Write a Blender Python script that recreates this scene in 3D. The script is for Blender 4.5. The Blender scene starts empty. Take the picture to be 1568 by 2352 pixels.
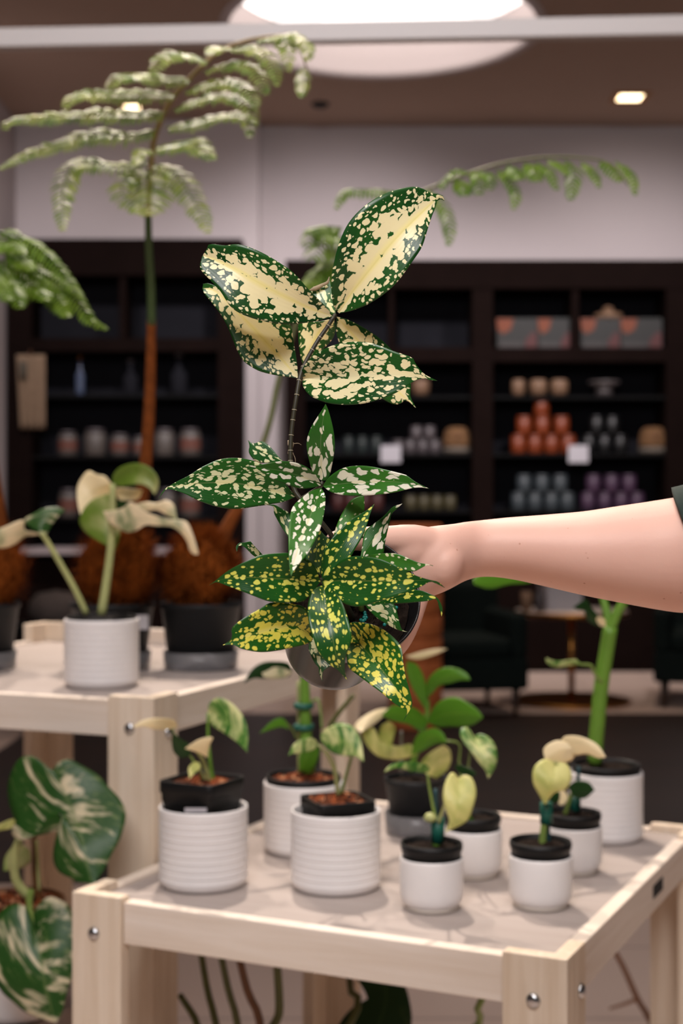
import bpy, math, random
import numpy as np
from mathutils import Vector, Matrix

random.seed(7)
sc = bpy.context.scene
COL = sc.collection
F = 50.0 / 36.0 * 2352.0       # focal length in pixels of the 1568x2352 frame
EYE = 1.30                     # camera height (m)
PI = math.pi
R = math.radians


def P(px, py, d):
    """World point seen at pixel (px, py) at distance d from the camera plane."""
    return Vector(((px - 784.0) * d / F, d, EYE - (py - 1176.0) * d / F))


def lin(r, g, b):
    def f(c):
        c /= 255.0
        return c / 12.92 if c <= 0.04045 else ((c + 0.055) / 1.055) ** 2.4
    return (f(r), f(g), f(b), 1.0)


# ------------------------------------------------------------------ materials
def new_mat(name):
    m = bpy.data.materials.new(name)
    m.use_nodes = True
    nt = m.node_tree
    b = nt.nodes['Principled BSDF']
    return m, nt, b


class NT:
    """Tiny helper to wire shader nodes."""
    def __init__(self, nt):
        self.nt = nt

    def n(self, typ, **kw):
        nd = self.nt.nodes.new(typ)
        for k, v in kw.items():
            setattr(nd, k, v)
        return nd

    def l(self, a, b):
        self.nt.links.new(a, b)

    def val(self, sock, v):
        if hasattr(v, 'is_output'):
            self.l(v, sock)
        else:
            sock.default_value = v

    def math(self, op, a, b=0.0, c=None, clamp=False):
        nd = self.n('ShaderNodeMath', operation=op, use_clamp=clamp)
        self.val(nd.inputs[0], a)
        self.val(nd.inputs[1], b)
        if c is not None:
            self.val(nd.inputs[2], c)
        return nd.outputs[0]

    def mix(self, fac, a, b):
        nd = self.n('ShaderNodeMix', data_type='RGBA')
        self.val(nd.inputs[0], fac)
        self.val(nd.inputs[6], a)
        self.val(nd.inputs[7], b)
        return nd.outputs[2]

    def noise(self, vec, scale, detail=2.0, rough=0.5, dist=0.0):
        nd = self.n('ShaderNodeTexNoise')
        if vec is not None:
            self.l(vec, nd.inputs['Vector'])
        nd.inputs['Scale'].default_value = scale
        nd.inputs['Detail'].default_value = detail
        nd.inputs['Roughness'].default_value = rough
        nd.inputs['Distortion'].default_value = dist
        return nd

    def mapping(self, vec, scale=(1, 1, 1), loc=(0, 0, 0)):
        nd = self.n('ShaderNodeMapping')
        self.l(vec, nd.inputs['Vector'])
        nd.inputs['Scale'].default_value = scale
        nd.inputs['Location'].default_value = loc
        return nd.outputs[0]

    def bump(self, h, strength, dist, normal_in):
        nd = self.n('ShaderNodeBump')
        nd.inputs['Strength'].default_value = strength
        nd.inputs['Distance'].default_value = dist
        self.l(h, nd.inputs['Height'])
        self.l(nd.outputs[0], normal_in)


def simple(name, rgb, rough=0.6, metal=0.0, spec=0.5, nscale=None, namp=0.15, bump=0.0, bdist=0.002):
    m, nt, b = new_mat(name)
    T = NT(nt)
    c = lin(*rgb)
    b.inputs['Base Color'].default_value = c
    b.inputs['Roughness'].default_value = rough
    b.inputs['Metallic'].default_value = metal
    b.inputs['Specular IOR Level'].default_value = spec
    if nscale:
        tc = T.n('ShaderNodeTexCoord')
        nz = T.noise(tc.outputs['Object'], nscale, 4.0)
        dark = tuple(x * (1 - namp) for x in c[:3]) + (1,)
        lite = tuple(min(1, x * (1 + namp)) for x in c[:3]) + (1,)
        T.l(T.mix(nz.outputs['Fac'], dark, lite), b.inputs['Base Color'])
        if bump:
            T.bump(nz.outputs['Fac'], bump, bdist, b.inputs['Normal'])
    return m


def wood_mat(name, axis, light=(238, 227, 216), dark=(216, 199, 181), rough=0.55):
    m, nt, b = new_mat(name)
    T = NT(nt)
    tc = T.n('ShaderNodeTexCoord')
    oi = T.n('ShaderNodeObjectInfo')
    add = T.n('ShaderNodeVectorMath', operation='ADD')
    T.l(tc.outputs['Object'], add.inputs[0])
    T.l(oi.outputs['Random'], add.inputs[1])
    s = [26, 26, 26]
    s[axis] = 1.6
    v = T.mapping(add.outputs[0], tuple(s))
    n1 = T.noise(v, 2.0, 5.0, 0.6, 0.6)
    s2 = [160, 160, 160]
    s2[axis] = 4
    n2 = T.noise(T.mapping(add.outputs[0], tuple(s2)), 1.0, 2.0)
    f = T.math('ADD', T.math('MULTIPLY', n1.outputs['Fac'], 0.75), T.math('MULTIPLY', n2.outputs['Fac'], 0.25))
    f = T.math('MULTIPLY_ADD', f, 2.2, -0.6, clamp=True)
    T.l(T.mix(f, lin(*dark), lin(*light)), b.inputs['Base Color'])
    b.inputs['Roughness'].default_value = rough
    b.inputs['Specular IOR Level'].default_value = 0.3
    T.bump(n2.outputs['Fac'], 0.12, 0.001, b.inputs['Normal'])
    return m


def leafy(nt, T, b, color, trans=0.25, rough=0.38, spec=0.45):
    """Finish a leaf: glossy surface plus light passing through the blade."""
    T.val(b.inputs['Base Color'], color)
    b.inputs['Roughness'].default_value = rough
    b.inputs['Specular IOR Level'].default_value = spec
    out = nt.nodes['Material Output']
    tr = T.n('ShaderNodeBsdfTranslucent')
    T.val(tr.inputs['Color'], color)
    mx = T.n('ShaderNodeMixShader')
    mx.inputs[0].default_value = trans
    T.l(b.outputs[0], mx.inputs[1])
    T.l(tr.outputs[0], mx.inputs[2])
    T.l(mx.outputs[0], out.inputs['Surface'])


def speckle(name, a, core, noise_amt, rnd, scale1, a2, scale2, spot, midc, green, green2, cw=0.5, stretch=0.6, dist=0.006, tipfade=0.25, trans=0.2, line=0.3, nls=60.0):
    """Dark green blade with cream blotches that run together along the midrib."""
    m, nt, b = new_mat(name)
    T = NT(nt)
    uv = T.n('ShaderNodeUVMap', uv_map='UVMap').outputs[0]
    rel = T.n('ShaderNodeUVMap', uv_map='rel').outputs[0]
    sp = T.n('ShaderNodeSeparateXYZ')
    T.l(rel, sp.inputs[0])
    u, v = sp.outputs[0], sp.outputs[1]
    av = T.math('ABSOLUTE', T.math('MULTIPLY_ADD', v, 2.0, -1.0))
    dn = T.noise(uv, 130.0, 2.0)
    sub = T.n('ShaderNodeVectorMath', operation='SUBTRACT')
    T.l(dn.outputs['Color'], sub.inputs[0])
    sub.inputs[1].default_value = (0.5, 0.5, 0.5)
    scl = T.n('ShaderNodeVectorMath', operation='SCALE')
    T.l(sub.outputs[0], scl.inputs[0])
    scl.inputs['Scale'].default_value = dist
    add = T.n('ShaderNodeVectorMath', operation='ADD')
    T.l(uv, add.inputs[0])
    T.l(scl.outputs[0], add.inputs[1])
    vec = T.mapping(add.outputs[0], (stretch, 1, 1))

    def voro(s, smooth):
        vo = T.n('ShaderNodeTexVoronoi', voronoi_dimensions='2D', feature='SMOOTH_F1' if smooth else 'F1')
        T.l(vec, vo.inputs['Vector'])
        vo.inputs['Scale'].default_value = s
        if smooth:
            vo.inputs['Smoothness'].default_value = 0.35
        sep = T.n('ShaderNodeSeparateColor')
        T.l(vo.outputs['Color'], sep.inputs[0])
        return vo.outputs['Distance'], sep.outputs[0]
    d1, r1 = voro(scale1, True)
    d2, r2 = voro(scale2, False)
    nl = T.noise(uv, nls, 2.0).outputs['Fac']
    cr = T.math('SUBTRACT', 1.0, T.math('DIVIDE', av, cw))
    cr = T.math('MULTIPLY', T.math('MAXIMUM', cr, -0.6), core)
    tf = T.math('MULTIPLY', T.math('POWER', u, 5.0), -tipfade)
    Rr = T.math('ADD', T.math('ADD', cr, a), T.math('MULTIPLY_ADD', nl, 2 * noise_amt, -noise_amt))
    Rr = T.math('ADD', T.math('ADD', Rr, tf), T.math('MULTIPLY_ADD', r1, rnd, -rnd / 2))
    m1 = T.math('MULTIPLY_ADD', T.math('SUBTRACT', Rr, d1), 22.0, 0.5, clamp=True)
    R2 = T.math('ADD', T.math('MULTIPLY_ADD', r2, 0.55, a2 - 0.34), T.math('MULTIPLY', cr, 0.35))
    m2 = T.math('MULTIPLY_ADD', T.math('SUBTRACT', R2, d2), 14.0, 0.5, clamp=True)
    mask = T.math('MAXIMUM', m1, m2)
    # blade colours
    gn = T.noise(uv, 22.0, 2.0).outputs['Fac']
    rib = T.math('SINE', T.math('MULTIPLY', v, 95.0))
    gf = T.math('ADD', T.math('MULTIPLY_ADD', rib, 0.05, 0.0), T.math('MULTIPLY_ADD', gn, 1.6, -0.4), clamp=True)
    g = T.mix(gf, green, green2)
    mid = T.math('SUBTRACT', 1.0, T.math('MULTIPLY', av, 7.0), clamp=True)
    s = T.mix(mid, spot, midc)
    c = T.mix(mask, g, s)
    ln = T.math('SUBTRACT', 1.0, T.math('MULTIPLY', av, 26.0), clamp=True)
    c = T.mix(T.math('MULTIPLY', ln, line), c, T.mix(0.5, green, midc))
    leafy(nt, T, b, c, trans, 0.33, 0.5)
    hb = T.math('ADD', T.math('MULTIPLY', rib, 0.5), T.math('MULTIPLY', av, 2.0))
    T.bump(hb, 0.045, 0.0006, b.inputs['Normal'])
    return m


def albo(name, thr, soft, scale, green, pale, cream, stretch=0.45, bias=0.0, trans=0.25):
    """Variegated aroid blade: streaked patches of cream and pale green in green."""
    m, nt, b = new_mat(name)
    T = NT(nt)
    uv = T.n('ShaderNodeUVMap', uv_map='UVMap').outputs[0]
    rel = T.n('ShaderNodeUVMap', uv_map='rel').outputs[0]
    sp = T.n('ShaderNodeSeparateXYZ')
    T.l(rel, sp.inputs[0])
    v = T.math('MULTIPLY_ADD', sp.outputs[1], 2.0, -1.0)
    av = T.math('ABSOLUTE', v)
    sk = T.n('ShaderNodeCombineXYZ')
    su = T.n('ShaderNodeSeparateXYZ')
    T.l(uv, su.inputs[0])
    T.l(T.math('ADD', su.outputs[0], T.math('MULTIPLY', T.math('ABSOLUTE', su.outputs[1]), -0.6)), sk.inputs[0])
    T.l(su.outputs[1], sk.inputs[1])
    vec = T.mapping(sk.outputs[0], (1.0, stretch, 1))
    n1 = T.noise(vec, scale, 3.0, 0.55, 0.3).outputs['Fac']
    n2 = T.noise(vec, scale * 3.5, 3.0, 0.6, 0.4).outputs['Fac']
    n1b = T.math('ADD', n1, T.math('MULTIPLY', v, bias))
    k1 = T.math('MULTIPLY_ADD', T.math('SUBTRACT', n1b, thr), soft, 0.5, clamp=True)
    k2 = T.math('MULTIPLY_ADD', T.math('SUBTRACT', T.math('ADD', T.math('MULTIPLY', n2, 0.6), T.math('MULTIPLY', n1b, 0.4)), thr - 0.02), soft, 0.5, clamp=True)
    c = T.mix(k2, green, pale)
    c = T.mix(k1, c, cream)
    line = T.math('SUBTRACT', 1.0, T.math('MULTIPLY', av, 14.0), clamp=True)
    c = T.mix(T.math('MULTIPLY', line, 0.6), c, pale)
    leafy(nt, T, b, c, trans, 0.4, 0.4)
    vein = T.math('SINE', T.math('MULTIPLY', T.math('ADD', sp.outputs[0], T.math('MULTIPLY', av, -0.25)), 60.0))
    T.bump(T.math('ADD', T.math('MULTIPLY', vein, 0.4), T.math('MULTIPLY', av, 3.0)), 0.15, 0.001, b.inputs['Normal'])
    return m


M = {}
M['pine_x'] = wood_mat('pine_x', 0)
M['pine_y'] = wood_mat('pine_y', 1)
M['pine_z'] = wood_mat('pine_z', 2, (235, 221, 203), (208, 186, 160))
M['top_panel'] = wood_mat('table_panel', 0, (172, 162, 157), (160, 148, 142), 0.6)
M['ceramic'] = simple('white_ceramic', (234, 230, 229), 0.5, nscale=30, namp=0.03)
M['ceramic_foot'] = simple('unglazed_foot', (196, 186, 176), 0.8)
M['black_plastic'] = simple('black_plastic', (17, 17, 18), 0.5, spec=0.3, nscale=40, namp=0.2)
M['grey_plastic'] = simple('charcoal_plastic', (28, 30, 33), 0.55, spec=0.3, nscale=40, namp=0.2)
M['glossy_black'] = simple('glossy_black_plastic', (21, 20, 21), 0.25, spec=0.6)
M['bolt'] = simple('zinc_bolt', (190, 192, 195), 0.22, 1.0)
M['soil'] = simple('dark_soil', (34, 26, 21), 0.95, spec=0.1, nscale=150, namp=0.75, bump=0.9, bdist=0.004)
def bark_mat():
    m, nt, b = new_mat('coir_bark')
    T = NT(nt)
    tc = T.n('ShaderNodeTexCoord')
    vo = T.n('ShaderNodeTexVoronoi')
    T.l(tc.outputs['Object'], vo.inputs['Vector'])
    vo.inputs['Scale'].default_value = 130.0
    sep = T.n('ShaderNodeSeparateColor')
    T.l(vo.outputs['Color'], sep.inputs[0])
    n = T.noise(tc.outputs['Object'], 45.0, 3.0).outputs['Fac']
    f = T.math('MULTIPLY_ADD', T.math('ADD', T.math('MULTIPLY', sep.outputs[0], 0.6), T.math('MULTIPLY', n, 0.6)), 2.2, -0.9, clamp=True)
    c = T.mix(f, lin(40, 22, 15), lin(128, 66, 36))
    chip = T.math('GREATER_THAN', sep.outputs[1], 0.90)
    T.l(T.mix(T.math('MULTIPLY', chip, 0.8), c, lin(168, 120, 88)), b.inputs['Base Color'])
    b.inputs['Roughness'].default_value = 0.95
    b.inputs['Specular IOR Level'].default_value = 0.1
    T.bump(sep.outputs[0], 0.8, 0.004, b.inputs['Normal'])
    return m


M['bark'] = bark_mat()
M['perlite'] = simple('perlite', (170, 150, 135), 0.9)
M['pellet'] = simple('turquoise_pellet', (20, 128, 120), 0.4)
M['stem_dark'] = simple('dark_cane', (50, 46, 30), 0.5, nscale=60, namp=0.4)
M['stem_ring'] = simple('cane_ring', (176, 166, 140), 0.7)
M['dry'] = simple('dry_sheath', (150, 132, 108), 0.85, nscale=200, namp=0.3)
M['stem_green'] = simple('green_petiole', (118, 140, 66), 0.5, nscale=40, namp=0.2)
M['stem_bright'] = simple('fresh_green_stem', (104, 146, 48), 0.45, nscale=40, namp=0.2)
M['stem_pale'] = simple('pale_petiole', (168, 172, 112), 0.5, nscale=50, namp=0.2)
M['stem_olive'] = simple('olive_stem', (88, 92, 44), 0.5, nscale=40, namp=0.3)
M['stem_red'] = simple('reddish_stem', (104, 66, 34), 0.5, nscale=40, namp=0.3)
M['rachis'] = simple('pale_rachis', (150, 128, 84), 0.6, nscale=40, namp=0.25)
M['stipe_green'] = simple('fern_stipe_green', (62, 84, 44), 0.5, nscale=30, namp=0.25)
M['stipe_brown'] = simple('fern_stipe_brown', (112, 60, 26), 0.9, spec=0.1, nscale=60, namp=0.5, bump=0.8, bdist=0.003)
M['fur'] = simple('golden_brown_fur', (126, 66, 24), 0.95, spec=0.05, nscale=45, namp=0.9, bump=1.0, bdist=0.01)
M['teal_clip'] = simple('teal_clip', (20, 92, 78), 0.45)
M['teal_stake'] = simple('dark_teal_stake', (28, 66, 72), 0.4)
M['grey_stake'] = simple('grey_stake', (120, 118, 112), 0.4)
M['wall'] = simple('white_wall_paint', (196, 186, 186), 0.9, nscale=3, namp=0.02)
M['ceiling'] = simple('taupe_ceiling_paint', (186, 161, 143), 0.95, nscale=3, namp=0.03)
M['shaft'] = simple('shaft_white', (214, 202, 200), 0.9)
M['rail'] = simple('white_rail', (196, 192, 192), 0.4)
M['shelf_wood'] = simple('espresso_wood', (22, 14, 12), 0.85, spec=0.03, nscale=6, namp=0.3)
M['shelf_back'] = simple('black_back_panel', (30, 30, 34), 0.9, spec=0.03, nscale=5, namp=0.2)
M['shelf_black'] = simple('black_shelf_board', (14, 14, 14), 0.7, spec=0.1)
M['counter'] = simple('pale_counter', (176, 164, 164), 0.4)
M['velvet'] = simple('dark_green_velvet', (22, 30, 28), 0.85, spec=0.1, nscale=20, namp=0.3)
M['chair_leg'] = simple('walnut_leg', (52, 32, 20), 0.5)
M['marble'] = simple('pale_marble', (206, 192, 182), 0.3, nscale=8, namp=0.1)
M['gold'] = simple('brushed_gold', (176, 122, 62), 0.35, 1.0)
M['terracotta'] = simple('banded_brown_hide', (196, 108, 56), 0.75, nscale=18, namp=0.25)
M['linen'] = simple('natural_linen', (127, 105, 84), 0.95, nscale=25, namp=0.25)
M['ink'] = simple('dark_ink', (70, 66, 56), 0.9)
M['paper'] = simple('white_paper', (182, 179, 185), 0.8)
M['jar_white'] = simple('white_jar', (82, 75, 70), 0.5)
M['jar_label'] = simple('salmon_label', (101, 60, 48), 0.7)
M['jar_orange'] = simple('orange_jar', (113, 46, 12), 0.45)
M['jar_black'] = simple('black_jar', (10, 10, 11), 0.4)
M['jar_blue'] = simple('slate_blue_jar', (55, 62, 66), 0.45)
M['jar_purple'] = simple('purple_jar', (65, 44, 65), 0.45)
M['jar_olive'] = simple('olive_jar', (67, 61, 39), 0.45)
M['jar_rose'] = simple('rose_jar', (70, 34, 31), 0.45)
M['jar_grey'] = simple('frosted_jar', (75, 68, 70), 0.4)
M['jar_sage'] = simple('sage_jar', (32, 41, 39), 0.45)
M['wicker'] = simple('wicker', (101, 70, 39), 0.85, nscale=60, namp=0.5, bump=0.8, bdist=0.01)
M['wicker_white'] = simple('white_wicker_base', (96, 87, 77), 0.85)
M['turned_wood'] = simple('turned_pale_wood', (115, 87, 65), 0.6, nscale=12, namp=0.15)
M['dish'] = simple('grey_dish', (68, 61, 60), 0.5)
M['box_grey'] = simple('grey_packaging', (29, 28, 25), 0.6)
M['box_orange'] = simple('orange_packaging', (110, 48, 10), 0.6)
M['box_red'] = simple('red_packaging', (72, 26, 24), 0.6)
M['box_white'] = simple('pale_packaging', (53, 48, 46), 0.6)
M['blue_glass'] = simple('blue_glass', (72, 82, 104), 0.15)
M['brass'] = simple('brass', (160, 110, 52), 0.3, 1.0)
M['twig'] = simple('brown_twig', (132, 96, 74), 0.8)
M['cloth_dark'] = simple('dark_green_cloth', (28, 44, 38), 0.9, nscale=300, namp=0.3)
M['brown_wood'] = simple('brown_wood', (92, 56, 30), 0.6)
M['grey_wool'] = simple('grey_wool', (92, 82, 78), 0.95, nscale=60, namp=0.5, bump=0.8, bdist=0.01)
M['dark_slot'] = simple('dark_slot', (30, 30, 30), 0.8)


def clear_mat():
    m, nt, b = new_mat('clear_plastic')
    b.inputs['Base Color'].default_value = (0.75, 0.75, 0.78, 1)
    b.inputs['Roughness'].default_value = 0.12
    b.inputs['Transmission Weight'].default_value = 0.85
    b.inputs['IOR'].default_value = 1.3
    return m


M['clear'] = clear_mat()


def emit_mat(name, rgb, s):
    m, nt, b = new_mat(name)
    b.inputs['Base Color'].default_value = lin(*rgb)
    b.inputs['Emission Color'].default_value = lin(*rgb)
    b.inputs['Emission Strength'].default_value = s
    return m


M['skylight'] = emit_mat('skylight_diffuser', (255, 246, 242), 1.5)
M['lamp'] = emit_mat('downlight_diffuser', (255, 226, 180), 6.0)


def skin_mat():
    m, nt, b = new_mat('fair_skin')
    T = NT(nt)
    tc = T.n('ShaderNodeTexCoord')
    n1 = T.noise(tc.outputs['Object'], 22.0, 3.0).outputs['Fac']
    c = T.mix(n1, lin(226, 184, 167), lin(219, 171, 154))
    vo = T.n('ShaderNodeTexVoronoi', voronoi_dimensions='3D')
    T.l(tc.outputs['Object'], vo.inputs['Vector'])
    vo.inputs['Scale'].default_value = 170.0
    sep = T.n('ShaderNodeSeparateColor')
    T.l(vo.outputs['Color'], sep.inputs[0])
    keep = T.math('GREATER_THAN', sep.outputs[0], 0.66)
    sx = T.n('ShaderNodeSeparateXYZ')
    T.l(tc.outputs['Object'], sx.inputs[0])
    fr = T.math('MULTIPLY', T.math('MULTIPLY_ADD', T.math('SUBTRACT', T.math('MULTIPLY', sep.outputs[1], 0.20), vo.outputs['Distance']), 9.0, 0.0, clamp=True), keep)
    c = T.mix(T.math('MULTIPLY', fr, 0.6), c, lin(168, 106, 78))
    T.l(c, b.inputs['Base Color'])
    b.inputs['Roughness'].default_value = 0.5
    b.inputs['Specular IOR Level'].default_value = 0.35
    b.inputs['Subsurface Weight'].default_value = 0.06
    b.inputs['Subsurface Radius'].default_value = (0.012, 0.005, 0.003)
    b.inputs['Subsurface Scale'].default_value = 0.5
    T.bump(T.noise(tc.outputs['Object'], 420.0, 2.0).outputs['Fac'], 0.08, 0.0006, b.inputs['Normal'])
    return m


M['skin'] = skin_mat()


def floor_mat(name, c1, c2, tile, rough, gap=(120, 105, 98), plank=False):
    m, nt, b = new_mat(name)
    T = NT(nt)
    tc = T.n('ShaderNodeTexCoord')
    br = T.n('ShaderNodeTexBrick')
    T.l(T.mapping(tc.outputs['Object'], (1, 1, 1)), br.inputs['Vector'])
    br.inputs['Color1'].default_value = lin(*c1)
    br.inputs['Color2'].default_value = lin(*c2)
    br.inputs['Mortar'].default_value = lin(*gap)
    br.inputs['Scale'].default_value = 1.0
    br.inputs['Mortar Size'].default_value = 0.004
    br.inputs['Brick Width'].default_value = tile[0]
    br.inputs['Row Height'].default_value = tile[1]
    br.offset = 0.5 if plank else 0.0
    nz = T.noise(tc.outputs['Object'], 5.0, 4.0)
    T.l(T.mix(T.math('MULTIPLY', nz.outputs['Fac'], 0.2), br.outputs['Color'], lin(*c2)), b.inputs['Base Color'])
    b.inputs['Roughness'].default_value = rough
    return m


M['floor'] = floor_mat('pale_tile_floor', (206, 184, 170), (198, 175, 161), (0.6, 0.6), 0.35)
M['floor_dark'] = floor_mat('dark_plank_floor', (48, 35, 30), (38, 29, 25), (1.2, 0.16), 0.45, (30, 24, 22), True)

CREAM, YEL = lin(254, 244, 196), lin(254, 243, 166)
DKG, MDG = lin(20, 66, 26), lin(44, 108, 34)
M['sp_top'] = speckle('speckled_cream_blade', 0.33, 0.50, 0.46, 0.26, 200.0, 0.27, 340.0, CREAM, YEL, DKG, MDG, cw=0.62, stretch=0.75, dist=0.0065, line=0.12, nls=70.0)
M['sp_top_b'] = speckle('speckled_even_cream_blade', 0.27, 0.26, 0.46, 0.28, 205.0, 0.30, 350.0, CREAM, lin(252, 243, 196), DKG, MDG, cw=0.75, stretch=0.55, dist=0.0065, line=0.12, nls=60.0)
M['sp_mid'] = speckle('white_blotched_blade', 0.16, 0.18, 0.32, 0.40, 150.0, 0.25, 280.0, lin(248, 244, 224), lin(247, 240, 200), lin(26, 82, 26), lin(72, 140, 42), cw=0.8, stretch=0.36, dist=0.006, tipfade=0.5, nls=45.0)
M['sp_left'] = speckle('finely_speckled_blade', 0.13, 0.28, 0.30, 0.26, 225.0, 0.29, 370.0, lin(236, 236, 190), lin(244, 238, 178), lin(22, 72, 28), lin(50, 118, 38), cw=0.5, stretch=0.42, dist=0.007)
M['sp_low'] = speckle('yellow_dotted_blade', -0.06, 0.22, 0.34, 0.62, 165.0, 0.245, 350.0, lin(232, 230, 104), lin(236, 232, 122), lin(18, 68, 22), lin(42, 108, 32), cw=0.4, stretch=0.62, dist=0.004, nls=50.0)
M['sp_low_y'] = speckle('yellow_blotched_blade', 0.18, 0.24, 0.40, 0.46, 175.0, 0.28, 350.0, lin(236, 226, 92), lin(242, 232, 124), lin(24, 80, 22), lin(52, 118, 32), cw=0.7, stretch=0.7, dist=0.006)
M['sp_few'] = speckle('sparsely_dotted_blade', 0.0, 0.0, 0.16, 0.40, 150.0, 0.16, 310.0, lin(236, 232, 196), lin(120, 150, 70), lin(44, 102, 32), lin(84, 150, 46), cw=0.8, stretch=0.7, dist=0.003)
M['albo_big'] = albo('marbled_monstera_blade', 0.588, 8.0, 52.0, lin(42, 84, 28), lin(112, 132, 76), lin(222, 210, 176), 0.4)
M['albo_cream'] = albo('cream_monstera_blade', 0.43, 5.0, 24.0, lin(70, 108, 62), lin(186, 186, 140), lin(240, 222, 184), 0.5)
M['under_green'] = albo('monstera_underside', 0.62, 4.0, 14.0, lin(112, 140, 48), lin(138, 160, 76), lin(204, 196, 140), 0.5)
M['cream_leaf'] = albo('creamy_blade', 0.25, 5.0, 18.0, lin(196, 190, 130), lin(226, 214, 164), lin(246, 230, 188), 0.6)
M['yellow_leaf'] = albo('yellow_green_blade', 0.47, 4.0, 34.0, lin(136, 160, 62), lin(196, 200, 110), lin(226, 222, 146), 0.5)
M['pothos'] = albo('marbled_pothos_blade', 0.52, 7.0, 50.0, lin(64, 122, 44), lin(150, 180, 96), lin(220, 222, 158), 0.5)
M['green_leaf'] = albo('plain_green_blade', 0.80, 3.0, 20.0, lin(94, 148, 38), lin(132, 178, 60), lin(194, 204, 92), 0.5)
M['dark_leaf'] = albo('deep_green_blade', 0.80, 3.0, 20.0, lin(30, 62, 24), lin(58, 92, 40), lin(120, 140, 60), 0.5)


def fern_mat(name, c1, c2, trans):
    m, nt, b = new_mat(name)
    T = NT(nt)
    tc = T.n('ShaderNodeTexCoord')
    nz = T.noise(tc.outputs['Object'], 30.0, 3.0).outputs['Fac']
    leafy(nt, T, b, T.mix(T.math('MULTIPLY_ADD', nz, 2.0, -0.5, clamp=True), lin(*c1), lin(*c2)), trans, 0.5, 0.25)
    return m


M['fern'] = fern_mat('fern_leaflets', (66, 110, 24), (178, 184, 102), 0.32)  # cream mixed into the green stands in for the sheen of lit leaflets
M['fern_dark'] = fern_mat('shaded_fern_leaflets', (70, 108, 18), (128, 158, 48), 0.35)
# ------------------------------------------------------------------ objects
ORG = {}


def tag(o, label, cat, group=None):
    o['label'] = label
    o['category'] = cat
    if group:
        o['group'] = group
    return o


def thing(name, label, cat, loc, group=None, rz=0.0):
    o = bpy.data.objects.new(name, None)
    COL.objects.link(o)
    o.location = loc
    o.rotation_euler = (0, 0, rz)
    o.empty_display_size = 0.05
    ORG[o.name] = Vector(loc)
    return tag(o, label, cat, group)


def mk(name, V, Fc, mat, parent=None, smooth=True, uv=None, rel=None, local=False, label=None, mat_idx=None, mats=None):
    """One mesh object; V in world coordinates (or the parent's own, if local)."""
    V = [Vector(v) for v in V]
    if parent is not None:
        off = Vector((0, 0, 0)) if local else ORG[parent.name]
    else:
        lo = [min(v[i] for v in V) for i in range(3)]
        hi = [max(v[i] for v in V) for i in range(3)]
        off = Vector(((lo[0] + hi[0]) / 2, (lo[1] + hi[1]) / 2, lo[2]))
    me = bpy.data.meshes.new(name)
    me.from_pydata([tuple(v - off) for v in V], [], Fc)
    if smooth:
        me.polygons.foreach_set('use_smooth', [True] * len(me.polygons))
    if uv is not None:
        for nm, data in (('UVMap', uv), ('rel', rel)):
            ly = me.uv_layers.new(name=nm)
            fl = []
            for lp in me.loops:
                fl.extend(data[lp.vertex_index])
            ly.data.foreach_set('uv', fl)
    for mm in (mats or [mat]):
        me.materials.append(M[mm] if isinstance(mm, str) else mm)
    if mat_idx:
        me.polygons.foreach_set('material_index', mat_idx)
    me.update()
    o = bpy.data.objects.new(name, me)
    COL.objects.link(o)
    if parent is not None:
        o.parent = parent
        ORG[o.name] = ORG[parent.name].copy() if not local else Vector((0, 0, 0))
    else:
        o.location = off
        ORG[o.name] = off
    if label:
        o['label'] = label
    return o


def struct(o):
    o['kind'] = 'structure'
    return o


def bevel(o, w=0.002, seg=2):
    md = o.modifiers.new('bevel', 'BEVEL')
    md.width = w
    md.segments = seg
    md.limit_method = 'ANGLE'
    for p in o.data.polygons:
        p.use_smooth = False
    return o


def boxes(*specs):
    """(x0, x1, y0, y1, z0, z1) boxes -> V, F."""
    V, Fc = [], []
    for x0, x1, y0, y1, z0, z1 in specs:
        i = len(V)
        V += [(x0, y0, z0), (x1, y0, z0), (x1, y1, z0), (x0, y1, z0), (x0, y0, z1), (x1, y0, z1), (x1, y1, z1), (x0, y1, z1)]
        Fc += [(i, i + 3, i + 2, i + 1), (i + 4, i + 5, i + 6, i + 7), (i, i + 1, i + 5, i + 4), (i + 1, i + 2, i + 6, i + 5), (i + 2, i + 3, i + 7, i + 6), (i + 3, i, i + 4, i + 7)]
    return V, Fc


def lathe(c, prof, seg=48, axis=None):
    """Profile [(r, h)] spun about a vertical (or given) axis through c."""
    c = Vector(c)
    q = Matrix.Identity(3)
    if axis is not None:
        q = Vector((0, 0, 1)).rotation_difference(Vector(axis)).to_matrix()
    V, Fc = [], []
    for r, h in prof:
        for k in range(seg):
            a = 2 * PI * k / seg
            V.append(c + q @ Vector((r * math.cos(a), r * math.sin(a), h)))
    n = len(prof)
    for j in range(n - 1):
        for k in range(seg):
            k2 = (k + 1) % seg
            Fc.append((j * seg + k, j * seg + k2, (j + 1) * seg + k2, (j + 1) * seg + k))
    if prof[0][0] > 1e-6:
        Fc.append(tuple(reversed(range(seg))))
    if prof[-1][0] > 1e-6:
        Fc.append(tuple(range((n - 1) * seg, n * seg)))
    return V, Fc


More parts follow.
